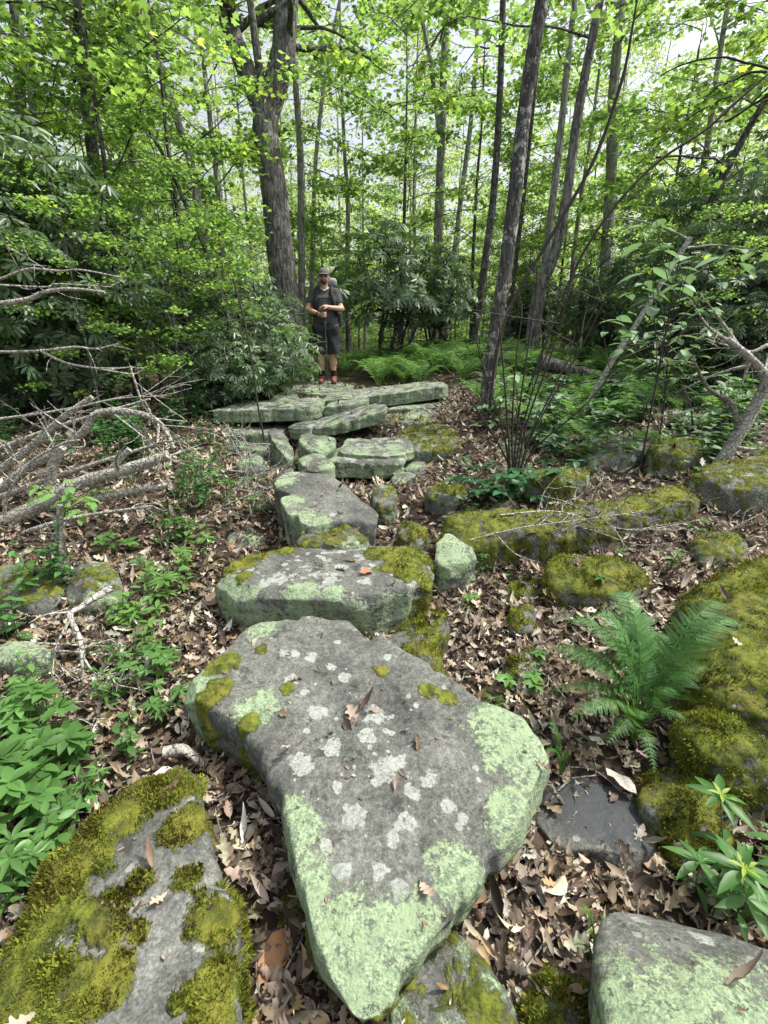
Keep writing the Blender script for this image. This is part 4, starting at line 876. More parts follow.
BARE = strip_leaf([(.01, 0), (.22, .25), (.26, .5), (.12, .82), (0, 1)], -.2, .25, 8, .0)
def tree_meshes(seed, H, r0, z0, Ll, n_limb, n_side, n_leaf, size, bark, leafmat, leaf=MAPLE, twig=.7, lean=.03, col=(1, 1, 1), spread=(.14, .05), name='tree'):
    rng = np.random.RandomState(seed); tm = MB()
    k = 8; t = np.linspace(0, 1, k); wob = np.cumsum(rng.normal(size=(k, 2)) * lean * H / k, 0); wob -= wob[0]
    sp = np.stack([wob[:, 0], wob[:, 1], t * H - .1], 1)
    Q = tube(tm, sp, r0 * np.array([1.35, 1., .9, .78, .65, .5, .35, .12]), 10, 40, rough=.08, seed=seed)
    limbs = []
    for i in range(n_limb):
        z = z0 + (H - z0) * (i + rng.rand()) / n_limb; f = min(z / H, .98); p = Q[int(f * 39)]
        g = (z - z0) / (H - z0); L = Ll * (math.sin(PI * (.12 + .8 * g)) ** .7) * rng.uniform(.7, 1.2)
        lb = limb(p, i * 2.4 + rng.uniform(-.5, .5), L, rng.uniform(.25, .75), rng)
        rr_ = max(.010, r0 * .32 * (1 - .6 * f)); tube(tm, lb, [rr_, .006], 5, 14, rough=.1); limbs.append(lb)
    lm = foliage(limbs, rng, n_side, n_leaf, size, twig, leaf, spread, col, tw=tm)
    return tm.mesh('trunk', bark), lm.mesh('crown', leafmat)
def make_tree(meshes, label, loc, rotz=0., scale=1., group=None, name='tree'):
    root = thing(name, label, 'tree', loc, rotz, group, scale); link('trunk', meshes[0], root); link('crown', meshes[1], root); return root

UNDER = [tree_meshes(21, 7.5, .055, 1.5, 2.3, 20, 13, 17, .105, M_BARK_DARK, M_MAPLE, twig=.75),
         tree_meshes(22, 6., .045, 1.1, 1.9, 18, 13, 17, .095, M_BARK_DARK, M_MAPLE, twig=.65),
         tree_meshes(23, 9., .07, 2.2, 2.6, 20, 14, 18, .11, M_BARK_PALE, M_MAPLE, twig=.8)]
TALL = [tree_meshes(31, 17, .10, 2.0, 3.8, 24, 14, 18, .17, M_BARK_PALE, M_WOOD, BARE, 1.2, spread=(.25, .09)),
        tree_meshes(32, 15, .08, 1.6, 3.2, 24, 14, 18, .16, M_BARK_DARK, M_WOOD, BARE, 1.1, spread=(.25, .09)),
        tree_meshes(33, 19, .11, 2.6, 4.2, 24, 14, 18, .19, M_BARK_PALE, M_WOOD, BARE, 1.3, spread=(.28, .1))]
def px_x(u, Y): return (u - 384) / FPX * (Y * CP + .3)

# trees whose trunks the photograph shows
def trunk_tree(label, px, Y, w, bark, seed, ext=5., crown=(8, 10, 14, .13), col=(1, 1, 1), leafmat=M_MAPLE, limbz=4., Ll=2.2, sides=14, forks=(), name='tree', flare=1.35, rough=.08, leaf=MAPLE):
    pts = [pt(u, v, Y) for u, v in px]; g0 = pts[0]; x0 = g0[0]; zb = h1(x0, Y) - .12
    if g0[2] > zb + .1:
        d = pts[0] - pts[1]; k = (g0[2] - zb) / max(.2, -d[2]) if d[2] < 0 else 0; e = g0 + d * min(k, 3.); e[2] = zb; e[0] = g0[0] + np.clip(e[0] - g0[0], -.25, .25); pts = [e] + pts
    d = norm(pts[-1] - pts[-2]); d[2] = max(d[2], .75); top = pts[-1]
    n0 = len(pts); pts += [top + d * ext * .5, top + d * ext + np.array([.04, .02, .02]) * ext]
    base = np.array([pts[0][0], Y, h1(pts[0][0], Y)]); pts = np.array(pts) - base
    R = w * .78 / 2 * (Y * CP) / FPX
    rad = np.interp(pts[:, 2], [-.15, .0, .45, 3., pts[-1, 2] * .7, pts[-1, 2]], [R * flare * 1.08, R * flare, R * 1.05, R * .92, R * .6, R * .15])
    root = thing(name, label, 'tree', base); rng = np.random.RandomState(seed); tm = MB()
    Q = tube(tm, pts, rad, sides, max(24, len(pts) * 9), rough=rough, seed=seed); srcs = [Q]
    for fk, fr in forks:
        fp = np.array([pt(u, v, Y + dy) for u, v, dy in fk]) - base; dd = norm(fp[-1] - fp[-2]); fp = np.concatenate([fp, [fp[-1] + dd * 1.5, fp[-1] + dd * 3]])
        srcs.append(tube(tm, fp, np.array([1., .92, .8, .6, .3]) * .8 * fr / 2 * Y * CP / FPX if len(fp) >= 4 else [fr * .01], 10, 30, rough=rough, seed=seed + 3))
    nl, ns, nf, size = crown; limbs = []
    for i in range(nl):
        s = srcs[i % len(srcs)]; zs = np.nonzero(s[:, 2] > limbz)[0]
        if not len(zs): zs = np.arange(len(s) - 4, len(s))
        p = s[rng.choice(zs)]; lb = limb(p, i * 2.4 + rng.rand(), Ll * rng.uniform(.6, 1.2), rng.uniform(.1, .6), rng); tube(tm, lb, [max(.012, R * .25), .006], 5, 14, rough=.1); limbs.append(lb)
    lm = foliage(limbs, rng, ns, nf, size, .8, leaf, (.15, .05), col, tw=tm, org=base)
    tm.obj('trunk', bark, root); lm.obj('crown', leafmat, root); return root
trunk_tree('thick grey barked tree forking into two, behind the hiker to the left', [(284, 285), (279, 240), (274, 190), (268, 150), (266, 118), (282, 60), (287, 0)], 10.2, 33, M_BARK_BIG, 41, 5., (16, 12, 14, .13), limbz=5.2, Ll=2.6, sides=22, rough=.06,
           forks=[([(267, 122, 0), (248, 75, .1), (229, 25, .2), (224, 0, .2)], 22), ([(268, 125, 0), (258, 60, -.2), (250, 0, -.3)], 9)], flare=1.25)
trunk_tree('slim pale trunk just right of the thick forked tree', [(302, 288), (301, 210), (300, 150), (296, 90), (292, 30), (290, 0)], 12.5, 9, M_BARK_PALE, 42, 4., (7, 10, 12, .13), limbz=5.5)
trunk_tree('slender pale trunk behind the hiker seen beyond the slim one', [(313, 240), (315, 170), (322, 100), (330, 50), (340, 0)], 15., 6, M_BARK_PALE, 43, 4., (7, 10, 12, .14), limbz=6.)
trunk_tree('dark upright trunk among the maples at the upper left', [(104, 262), (97, 190), (88, 110), (82, 40), (78, 0)], 8.2, 15, M_BARK_DARK, 44, 4., (9, 12, 14, .12), limbz=4.0, col=(1., 1., 1.))
trunk_tree('grey trunk leaning left beyond the maples at the upper left', [(200, 215), (190, 160), (172, 105), (152, 45), (135, 0)], 10., 10, M_BARK_PALE, 45, 4., (8, 12, 14, .12), limbz=4.8)
trunk_tree('dark trunk at the upper left edge behind the maple leaves', [(30, 260), (24, 150), (14, 0)], 9.5, 13, M_BARK_DARK, 46, 4., (8, 12, 14, .12), limbz=4.4)
trunk_tree('dark lichen spotted tree leaning right, its foot at the right end of the stone stairs', [(484, 432), (488, 385), (497, 320), (505, 270), (514, 200), (522, 130), (532, 60), (542, 0)], 5.2, 16.5, M_BARK_SPOT, 47, 4., (8, 10, 12, .11), limbz=4.4, sides=18, flare=1.2, rough=.10)
trunk_tree('pale straight trunk above the rhododendron right of the hiker', [(436, 300), (439, 200), (442, 120), (445, 40), (447, 0)], 13.5, 11, M_BARK_PALE, 48, 4., (8, 10, 14, .14), limbz=5.5, forks=[([(440, 140, 0), (430, 60, .1), (420, 10, .2)], 5)])
trunk_tree('dark trunk leaning right between the pale trunk and the spotted tree', [(476, 322), (484, 270), (494, 190), (500, 90), (503, 0)], 10.5, 9, M_BARK_DARK, 49, 4., (8, 10, 14, .13), limbz=5.2)
trunk_tree('twisting dark based trunk right of the spotted tree', [(530, 356), (536, 300), (552, 262), (566, 200), (577, 120), (590, 50), (600, 0)], 9., 12, M_BARK_BIG, 50, 4., (8, 10, 14, .13), limbz=4.6)
trunk_tree('pale slim trunk close behind the twisting one', [(545, 262), (554, 190), (563, 110), (570, 40), (575, 0)], 11.5, 9, M_BARK_PALE, 51, 4., (8, 10, 14, .13), limbz=5.2)
trunk_tree('grey broken topped looking trunk above the right thicket', [(605, 300), (607, 240), (611, 180), (613, 100), (618, 40), (622, 0)], 13., 14, M_BARK_PALE, 52, 4., (8, 10, 14, .14), limbz=6.)
trunk_tree('thin dark trunk slanting right at the upper right edge', [(700, 230), (722, 180), (745, 135), (768, 95)], 7.5, 8, M_BARK_DARK, 53, 2.5, (7, 12, 14, .11), limbz=3.2, col=(1.4, 1.25, .9))
trunk_tree('thin pale trunk far beyond the gap over the stairs', [(455, 250), (462, 190), (470, 130), (476, 60), (478, 0)], 17., 7, M_BARK_PALE, 54, 4., (7, 10, 12, .16), limbz=7.)
trunk_tree('slender pole trunk right beside the spotted tree', [(508, 330), (520, 230), (530, 140), (538, 60)], 12., 5, M_BARK_DARK, 55, 4., (6, 10, 12, .13), limbz=5.)
trunk_tree('thin dark leaning pole behind the maples on the left', [(220, 290), (190, 215), (155, 140), (92, 55)], 7.2, 5, M_BARK_DARK, 56, 1.5, (5, 10, 12, .10), limbz=3.6, flare=1.1)
trunk_tree('pale leaning pole crossing the broad leaved saplings', [(580, 417), (610, 365), (640, 318), (656, 292)], 5.0, 6, M_DEAD, 57, .5, (2, 4, 5, .08), limbz=1.6, flare=1.1, Ll=.6)
trunk_tree('long bare sapling bowing right from the foot of the spotted tree', [(488, 420), (504, 322), (549, 240), (594, 160), (622, 80), (632, 30), (637, 0)], 4.9, 4.2, M_TWIG, 58, 1.2, (4, 7, 8, .09), limbz=3.4, flare=1.05, sides=8, Ll=.9)
trunk_tree('thin sapling arching far right past the bowing one', [(545, 345), (562, 300), (585, 250), (620, 200), (660, 160), (705, 130)], 5.6, 3.2, M_TWIG, 59, .8, (4, 7, 8, .09), limbz=2.0, flare=1.05, sides=7, Ll=.8)
trunk_tree('thin crooked sapling stem rising over the left end of the stairs', [(262, 428), (257, 400), (254, 375), (249, 345), (243, 315), (236, 290)], 5.3, 2.4, M_TWIG, 60, .1, (1, 2, 3, .06), limbz=.9, flare=1.05, sides=7, Ll=.12, col=(.6, .7, .8))

# maples that fill the understorey
for i, (u, Y, m, s, rot, lab) in enumerate([
    (40, 6.0, 0, 1.0, .3, 'young maple with bright leaves at the upper left corner'), (140, 6.6, 1, 1.15, 1.2, 'young maple with layered leaves left of the forked tree'),
    (-40, 7.4, 2, .95, 2.2, 'tall young maple cut by the left edge'), (205, 7.8, 0, .9, 3.9, 'young maple whose leaves brush the forked trunk'), (90, 9., 2, 1., 5., 'maple in the second row behind the upper left maples'),
    (160, 10.5, 0, 1.2, .9, 'maple deep behind the leaning left trunks'), (235, 11.5, 2, 1.0, 2.5, 'maple filling the gap left of the forked trunk'), (350, 14., 2, 1.0, 1.7, 'maple beyond the hiker and the rhododendron'),
    (400, 12.5, 1, 1.1, .2, 'small maple above the rhododendron right of the hiker'), (470, 16., 0, 1.1, 4.4, 'maple in the gap left of the spotted tree'), (560, 15., 2, 1., 3.1, 'maple behind the twisting trunk'),
    (640, 12.5, 1, 1.1, 5.5, 'small maple among the trunks on the right'), (660, 10.5, 2, 1.0, .8, 'maple above the dark right thicket'), (735, 8., 0, 1.05, 2.0, 'yellow lit maple at the upper right corner'),
    (800, 9., 2, 1., 4.1, 'maple cut by the right edge behind the slanting trunk')]):
    x = px_x(u, Y); make_tree(UNDER[m], lab, (x, Y, h1(x, Y)), rot, s * min(1., .36 + .06 * Y), None, 'maple_tree')
# unseen trees added out of frame so their crowns shade the big stones
for i, (x, y, m, s, rot, lab) in enumerate([(-4.6, 1.6, 1, .62, .4, 'unseen tree added beside the path to shade the large stepping stone'), (-4.9, -1.2, 0, .56, 2.4, 'unseen tree added to shade the bottom left slab'), (-3.0, 4.0, 1, .5, 1.1, 'unseen tree added to shade the fern and the mossy boulder')][:2]):
    make_tree(TALL[m], lab, (x, y, h1(x, y)), rot, s)
for u, Y, m, s, rot, lab in [(185, 5.7, 1, .42, 2.2, 'low maple sapling with bright leaves in front of the left rhododendrons'), (105, 5.0, 1, .36, 4.0, 'low maple sapling rising behind the brush pile'), (235, 6.2, 1, .36, .8, 'small maple sapling close left of the hiker'), (165, 6.6, 1, .5, 1.9, 'bushy maple sapling below the forked tree'), (130, 7.4, 0, .48, 3.3, 'bushy maple sapling deep between the left rhododendrons'), (60, 5.3, 1, .4, .4, 'maple sapling with leaves over the pale bare branches'), (200, 7.2, 0, .42, 5.1, 'low maple sapling in the gap under the forked tree'), (20, 6.4, 1, .5, 2.9, 'maple sapling at the left edge above the rhododendron'), (640, 7.6, 1, .42, 1.2, 'low maple sapling on the right slope behind the fallen log'), (680, 5.6, 1, .34, 4.2, 'low leafy sapling in front of the right thicket')]:
    x = px_x(u, Y); make_tree(UNDER[m], lab, (x, Y, h1(x, Y)), rot, s, None, 'maple_sapling')
r = np.random.RandomState(66); n = 0
for row, (Y, du) in enumerate([(17, 150), (21, 105), (26, 80), (33, 62), (41, 56)]):
    for u in np.arange(-60, 840, du):
        uu = u + r.uniform(-.4, .4) * du
        if row > 1 and (335 < uu < 385 or uu > 715) and r.rand() < .75: continue
        Yy = Y + r.uniform(-1.6, 1.6); x = px_x(uu, Yy); m = r.randint(3)
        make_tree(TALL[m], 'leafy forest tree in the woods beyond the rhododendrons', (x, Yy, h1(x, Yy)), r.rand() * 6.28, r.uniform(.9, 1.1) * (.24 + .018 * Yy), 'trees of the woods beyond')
        n += 1
for i in range(46):
    Y = r.uniform(12.5, 23); u = r.uniform(-30, 800); x = px_x(u, Y)
    make_tree(UNDER[r.randint(2)], 'young leafy tree low in the woods beyond the rhododendrons', (x, Y, h1(x, Y) - .3), r.rand() * 6.28, r.uniform(.5, .95), 'young trees of the woods beyond', 'young_tree')
for i in range(40):
    Y = r.uniform(12, 24); u = r.uniform(150, 800); x = px_x(u, Y)
    make_tree(UNDER[r.randint(2)], 'low leafy bush on the forest floor beyond the fern bed', (x, Y, h1(x, Y) - .25), r.rand() * 6.28, r.uniform(.2, .36), 'low bushes beyond the fern bed', 'leafy_bush')['category'] = 'bush'
# the far wood that reads as one mass
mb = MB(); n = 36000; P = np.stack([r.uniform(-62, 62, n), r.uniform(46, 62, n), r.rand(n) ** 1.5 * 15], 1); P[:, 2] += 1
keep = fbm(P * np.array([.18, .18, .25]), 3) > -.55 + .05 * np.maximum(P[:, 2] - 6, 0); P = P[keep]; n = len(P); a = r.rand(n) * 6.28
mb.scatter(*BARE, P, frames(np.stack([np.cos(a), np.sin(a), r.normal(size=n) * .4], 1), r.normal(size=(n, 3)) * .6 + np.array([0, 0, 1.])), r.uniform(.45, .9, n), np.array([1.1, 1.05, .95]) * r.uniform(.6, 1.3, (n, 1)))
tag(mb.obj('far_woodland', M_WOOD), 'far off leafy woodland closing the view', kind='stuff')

# ------------------------------------------------------------------ rhododendrons
def rhodo_meshes(seed, H, Wd, whorls, size=.13, col=(1, 1, 1), per=9, low=.12):
    rng = np.random.RandomState(seed); tm = MB(); lm = MB(); ends = []
    for k in range(7):
        a = k / 7 * 6.28 + rng.rand(); e = np.array([math.cos(a) * Wd * rng.uniform(.2, .7), math.sin(a) * Wd * rng.uniform(.2, .7), H * rng.uniform(.6, .95)])
        Q = tube(tm, [[.1 * math.cos(a), .1 * math.sin(a), -.1], e * np.array([.35, .35, .3]) + .1 * rng.normal(size=3), e * np.array([.6, .6, .65]) + .15 * rng.normal(size=3), e], [.035, .012], 6, 20, rough=.15)
        for j in range(10):
            q = Q[rng.randint(6, 20)]; d = np.array([rng.normal() * .5, rng.normal() * .5, rng.uniform(-.1, .6)]) * Wd * .5; tube(tm, [q, q + d * .5 + .05 * rng.normal(size=3), q + d], [.012, .005], 4, 8)
    P, D, N, S, T = [], [], [], [], []
    for k in range(whorls):
        v = rng.normal(size=3); v /= np.linalg.norm(v); rr_ = rng.rand() ** .45
        c = v * np.array([Wd, Wd, H * .5]) * rr_ + np.array([0, 0, H * .53])
        c = c * (1 + .22 * perlin(c[None] * 1.4 + seed)[0]);
        if perlin(c[None] * 1.1 + 5 * seed)[0] < -.38: continue
        if c[2] < low: continue
        ax = norm(v * .6 + np.array([0, 0, .8]) + .3 * rng.normal(size=3)); x = norm(np.cross(ax, [.3, .5, .1])); y = np.cross(ax, x)
        dr = rng.uniform(-.55, .25); tt = np.array(col) * rng.uniform(.6, 1.4)
        for j in range(per):
            a = j / per * 6.28 + rng.uniform(-.2, .2); d = x * math.cos(a) + y * math.sin(a) + ax * dr + np.array([0, 0, -.25]); P.append(c + .015 * d); D.append(d); N.append(ax + .25 * rng.normal(size=3)); S.append(size * rng.uniform(.75, 1.2)); T.append(tt * rng.uniform(.85, 1.2))
    lm.scatter(*RHO, np.array(P), frames(norm(np.array(D)), np.array(N)), np.array(S), np.array(T))
    return tm.mesh('stem', M_BARK_DARK), lm.mesh('foliage', M_RHODO)
RH_OPEN = rhodo_meshes(7, 2.6, 1.25, 430, .15, (1.3, 1.25, 1.25), low=.9)
RH = [rhodo_meshes(1, 2.6, 1.35, 1100, .118, (1.25, 1.2, 1.2)), rhodo_meshes(2, 1.9, 1.0, 640, .11, (1.2, 1.15, 1.15)), rhodo_meshes(3, 3.6, 1.6, 1500, .125, (1.2, 1.15, 1.1)), rhodo_meshes(4, 1.1, .8, 520, .088, (1.35, 1.3, 1.25)), RH_OPEN]
def rhodo(label, u, Y, m, rot, s=1., group=None):
    x = px_x(u, Y); root = thing('rhododendron', label, 'shrub', (x, Y, h1(x, Y)), rot, group, s); link('stem', RH[m][0], root); link('foliage', RH[m][1], root)
for a in [('dark rhododendron at the far left edge behind the brush pile', -20, 5.4, 2, .3, .95), ('dark rhododendron behind the middle of the brush pile', 75, 5.9, 0, 1.4, 1.05), 
          ('tall dark rhododendron in the second row on the left', 40, 7.6, 2, 3.7, 1.), ('low grey green rhododendron immediately left of the hiker', 268, 6.75, 3, .8, 1.), ('low grey green rhododendron over the long left slab', 225, 6.3, 3, 2., .9),
          ('grey green rhododendron under the thick forked tree', 245, 8.2, 1, 4.2, 1.), ('rhododendron with drooping leaves right of the hiker', 392, 10.2, 4, .5, 1.08), ('rhododendron close behind the one right of the hiker', 438, 11., 4, 2.3, .9), ('dark rhododendron left of the right hand thicket', 600, 11.5, 1, 1.2, 1.15),
          ('tall rhododendron in the middle of the dark right thicket', 672, 9., 2, .4, .92), ('dark rhododendron at the front of the right thicket', 690, 6.6, 0, 3.4, .8), ('dark rhododendron at the right edge of the thicket', 770, 6.6, 0, 5.2, 1.), ('tall dark rhododendron at the right edge behind the thicket', 760, 9.5, 2, 1.9, 1.), ('low dark rhododendron beside the fallen log', 735, 5.7, 1, .2, .7)]:
    rhodo(*a)
for i in range(12):
    Y = r.uniform(13, 19); rhodo('rhododendron clump in the woods beyond the fern bed', r.choice([r.uniform(150, 300), r.uniform(520, 800)]), Y, r.randint(2), r.rand() * 6, r.uniform(.8, 1.2), 'rhododendrons beyond the fern bed')

# ------------------------------------------------------------------ dead branches
def dead_branch(label, px, Y, w, seed, mat=None, twigs=8, tl=.35, name='dead_branch', dY=0., taper=.4, rough=.16, cat='branch', group=None, drop=False):
    rng = np.random.RandomState(seed); n = len(px)
    P = np.array([pt(u, v, Y + dY * i / max(1, n - 1)) for i, (u, v) in enumerate(px)]); c = P.mean(0); c[2] = max(P[:, 2].min(), h1(c[0], c[1])); mb = MB()
    R = w * (1.25 if w > 4.5 else .95) / 2 * depth_of(P[0]) / FPX
    Q = tube(mb, P - c, [R, R * (1 + taper) / 2, R * taper], 9, max(14, n * 6), rough=rough, seed=seed)
    for k in range(twigs):
        i = rng.randint(len(Q) // 5, len(Q)); d = np.array([rng.normal() * .8, rng.normal() * .5, rng.normal() * .45 + .05]); d = norm(d + norm(Q[min(i + 1, len(Q) - 1)] - Q[max(i - 1, 0)]) * .7) * tl * rng.uniform(.4, 1.3)
        m1 = Q[i] + d * .5 + .07 * tl * rng.normal(size=3); q2 = tube(mb, [Q[i], m1, Q[i] + d], [max(R * .3, .003), .0015], 5, 9, rough=.1)
        for _ in range(rng.randint(0, 3)):
            j = rng.randint(3, 8); e = norm(d + rng.normal(size=3) * np.linalg.norm(d) * .8) * tl * .45 * rng.uniform(.4, 1.2); tube(mb, [q2[j], q2[j] + e * .5 + .03 * rng.normal(size=3) * tl, q2[j] + e], [.0028, .001], 4, 6)
    tag(mb.obj(name, mat or M_DEAD, None, c), label, cat, group)
dead_branch('pale bare branch, topmost of the three reaching in at the left edge', [(-25, 284), (0, 279), (29, 269), (59, 271), (82, 270), (123, 278)], 3.2, 3.4, 1, twigs=3, tl=.25)
dead_branch('thin pale branch, middle of the three reaching in at the left edge', [(-25, 283), (0, 285), (45, 287), (55, 284), (80, 285), (110, 287)], 3.3, 2.4, 2, twigs=3, tl=.2)
dead_branch('thicker knobbly pale branch, lowest of the three at the left edge', [(-30, 310), (0, 304), (29, 299), (45, 292), (70, 289), (105, 292)], 3.1, 5, 3, twigs=3, tl=.2)
dead_branch('pale bare branch with an upturned tip over the brush pile', [(-20, 352), (0, 352), (40, 351), (75, 347), (95, 349), (118, 344)], 3.2, 3.6, 4, twigs=3, tl=.2)
dead_branch('pale bare branch with a forked tip over the brush pile', [(40, 350), (50, 356), (70, 364), (100, 369), (133, 374), (146, 367)], 3.2, 3.2, 5, twigs=4, tl=.2)
dead_branch('long grey dead limb slanting up from the left edge in the brush pile', [(-20, 482), (0, 470), (30, 448), (60, 420), (92, 397)], 3.4, 9, 6, twigs=4, tl=.35)
dead_branch('grey dead limb bending over in an arch at the top of the brush pile', [(-10, 500), (25, 470), (60, 450), (85, 430), (95, 415), (120, 411), (150, 417), (165, 430), (173, 448)], 3.3, 8, 7, twigs=5, tl=.35)
dead_branch('thickest pale dead log along the bottom of the brush pile', [(-25, 532), (0, 524), (40, 505), (75, 485), (110, 474), (150, 462), (168, 455)], 3.0, 13, 8, twigs=4, tl=.35, taper=.55)
dead_branch('straight broken pale stick at the right of the brush pile', [(88, 501), (130, 492), (171, 485)], 3.0, 6, 9, twigs=2, tl=.2, taper=.8)
dead_branch('short broken stub sticking up from the thickest dead log', [(106, 474), (118, 462), (129, 449)], 3.0, 5, 10, twigs=1, tl=.2, taper=.8)
dead_branch('lichen covered stub standing among the limbs of the brush pile', [(52, 508), (50, 488), (52, 468), (62, 447)], 3.05, 9, 11, twigs=2, tl=.25, taper=.8)
dead_branch('slim curved dead branch at the left of the brush pile', [(4, 515), (8, 494), (30, 463), (62, 444), (80, 440)], 2.9, 4, 12, twigs=6, tl=.3)
dead_branch('upright dead post with lichen below the brush pile', [(60, 600), (60, 565), (59, 535), (61, 505)], 2.35, 6, 13, twigs=3, tl=.2, taper=.8)
dead_branch('dead branch curving down beside the grey boulder', [(112, 588), (95, 598), (80, 608), (70, 616), (80, 640), (83, 665), (84, 705)], 2.0, 6, 14, twigs=7, tl=.2, dY=-.35)
for i, (px, Y, w_, lab) in enumerate([([(-25, 458), (60, 426), (150, 399)], 3.7, 4.6, 'straight pale limb highest in the fan of the brush pile'), ([(-25, 506), (70, 472), (166, 441)], 3.15, 5.2, 'straight pale limb between the arched limb and the thickest log'),
        ([(-25, 422), (50, 412), (132, 395)], 3.9, 3.6, 'thin straight pale limb behind the brush pile'), ([(-25, 552), (60, 521), (152, 506)], 2.85, 4.6, 'pale limb lying lowest in the fan of the brush pile')]):
    dead_branch(lab, px, Y, w_, 700 + i, M_DEAD, 3, .3)
for i in range(8):
    rng = np.random.RandomState(500 + i); u, v = rng.uniform(-10, 175), rng.uniform(395, 530); L = rng.uniform(60, 130); a = rng.uniform(-1.2, 1.2)
    dead_branch('thin tangled stick in the brush pile', [(u - L / 2 * math.cos(a), v + L / 2 * math.sin(a)), (u + rng.normal() * 6, v + rng.normal() * 6), (u + L / 2 * math.cos(a), v - L / 2 * math.sin(a))], rng.uniform(2.8, 3.7), rng.uniform(1.6, 3), 520 + i, M_DEADDK if i % 2 else M_DEAD, 6, .35, group='thin sticks of the brush pile')
for i, px in enumerate([[(225, 500), (245, 478), (250, 455), (240, 430)], [(180, 535), (220, 508), (262, 490), (275, 480)], [(262, 545), (250, 510), (246, 470), (232, 440)], [(200, 545), (235, 520), (262, 505)], [(170, 560), (215, 530), (250, 500), (262, 470)]]):
    dead_branch('bare twiggy branch in the tangle left of the third step', px, 2.95 + .1 * i, 2.4, 560 + i, M_DEAD, 9, .22, group='twig tangle left of the third step')
for i in range(8):
    rng = np.random.RandomState(590 + i); u, v = rng.uniform(0, 120), rng.uniform(640, 740); a = rng.uniform(-.5, .7); L = rng.uniform(50, 120); p = gpt(u, v)
    dead_branch('dead stick lying under the seedlings left of the large stepping stone', [(u - L / 2 * math.cos(a), v + L / 2 * math.sin(a)), (u, v), (u + L / 2 * math.cos(a), v - L / 2 * math.sin(a))], p[1] - .05, rng.uniform(2, 4), 600 + i, M_DEAD, 4, .18, group='sticks under the left seedlings')
dead_branch('short grey barked stick on dead leaves left of the large stepping stone', [(165, 752), (185, 750), (205, 766), (222, 770), (236, 772)], gpt(200, 770)[1], 9, 16, M_DEAD, 1, .1, 'fallen_stick', cat='stick')
dead_branch('brown stick leaning below the right tip of the large stepping stone', [(548, 783), (560, 800), (572, 816)], gpt(560, 812)[1], 5, 17, M_DEADDK, 0, .1, 'fallen_stick', cat='stick')
dead_branch('thin long stick lying over the slab below the large stepping stone', [(432, 940), (418, 970), (405, 985), (385, 1015)], gpt(410, 990)[1] + .02, 4, 18, M_DEADDK, 1, .1, 'fallen_stick', cat='stick')
dead_branch('crooked pale dead trunk leaning right behind the mossy ledges', [(700, 502), (712, 478), (724, 458), (743, 427), (759, 399), (766, 380), (756, 364), (727, 339)], 3.5, 12, 20, M_DEAD, 8, .5, 'dead_tree', cat='dead tree')
dead_branch('dark forked dead limb left of the crooked pale trunk', [(738, 430), (732, 405), (709, 389), (693, 360)], 3.5, 5, 21, M_DEADDK, 5, .3)
dead_branch('pale thin dead limb above the forked dark limb', [(768, 345), (750, 352), (728, 346), (706, 339)], 3.6, 4, 22, M_DEAD, 7, .35)
dead_branch('long dark fallen log across the right slope behind the seedlings', [(540, 362), (575, 371), (610, 379), (646, 391)], 6.0, 12, 23, M_BARK_DARK, 3, .3, 'fallen_log', cat='log')
dead_branch('dark mossy broken snag leaning beside the sunlit moss', [(697, 458), (708, 442), (718, 428), (725, 418)], 4.0, 10, 24, M_BARK_DARK, 1, .2, 'snag', cat='snag')
dead_branch('long straight stick lying on the right slope', [(530, 462), (600, 452), (690, 440), (768, 432)], 3.9, 3, 25, M_DEADDK, 4, .3)
dead_branch('branching pale dead bough in front of the dark mossy ledge', [(630, 586), (655, 572), (690, 556), (730, 530), (768, 510)], gpt(640, 580)[1], 4, 26, M_DEADDK, 12, .22, dY=.5)
for i, px in enumerate([[(470, 540), (520, 528), (580, 520), (640, 512)], [(520, 552), (560, 530), (610, 515), (660, 520)], [(540, 520), (590, 530), (640, 545), (690, 540)], [(500, 515), (560, 512), (630, 530), (700, 520)], [(560, 500), (600, 520), (630, 550)], [(488, 560), (500, 535), (515, 505)], [(560, 555), (570, 530), (575, 500)], [(640, 520), (690, 505), (740, 490)]]):
    dead_branch('bare grey twigs tangled over the dark mossy ledge', px, 2.5 + .08 * i, 2.2, 640 + i, M_DEAD if i % 3 == 0 else M_DEADDK, 10, .25, group='twig tangle over the mossy ledge')
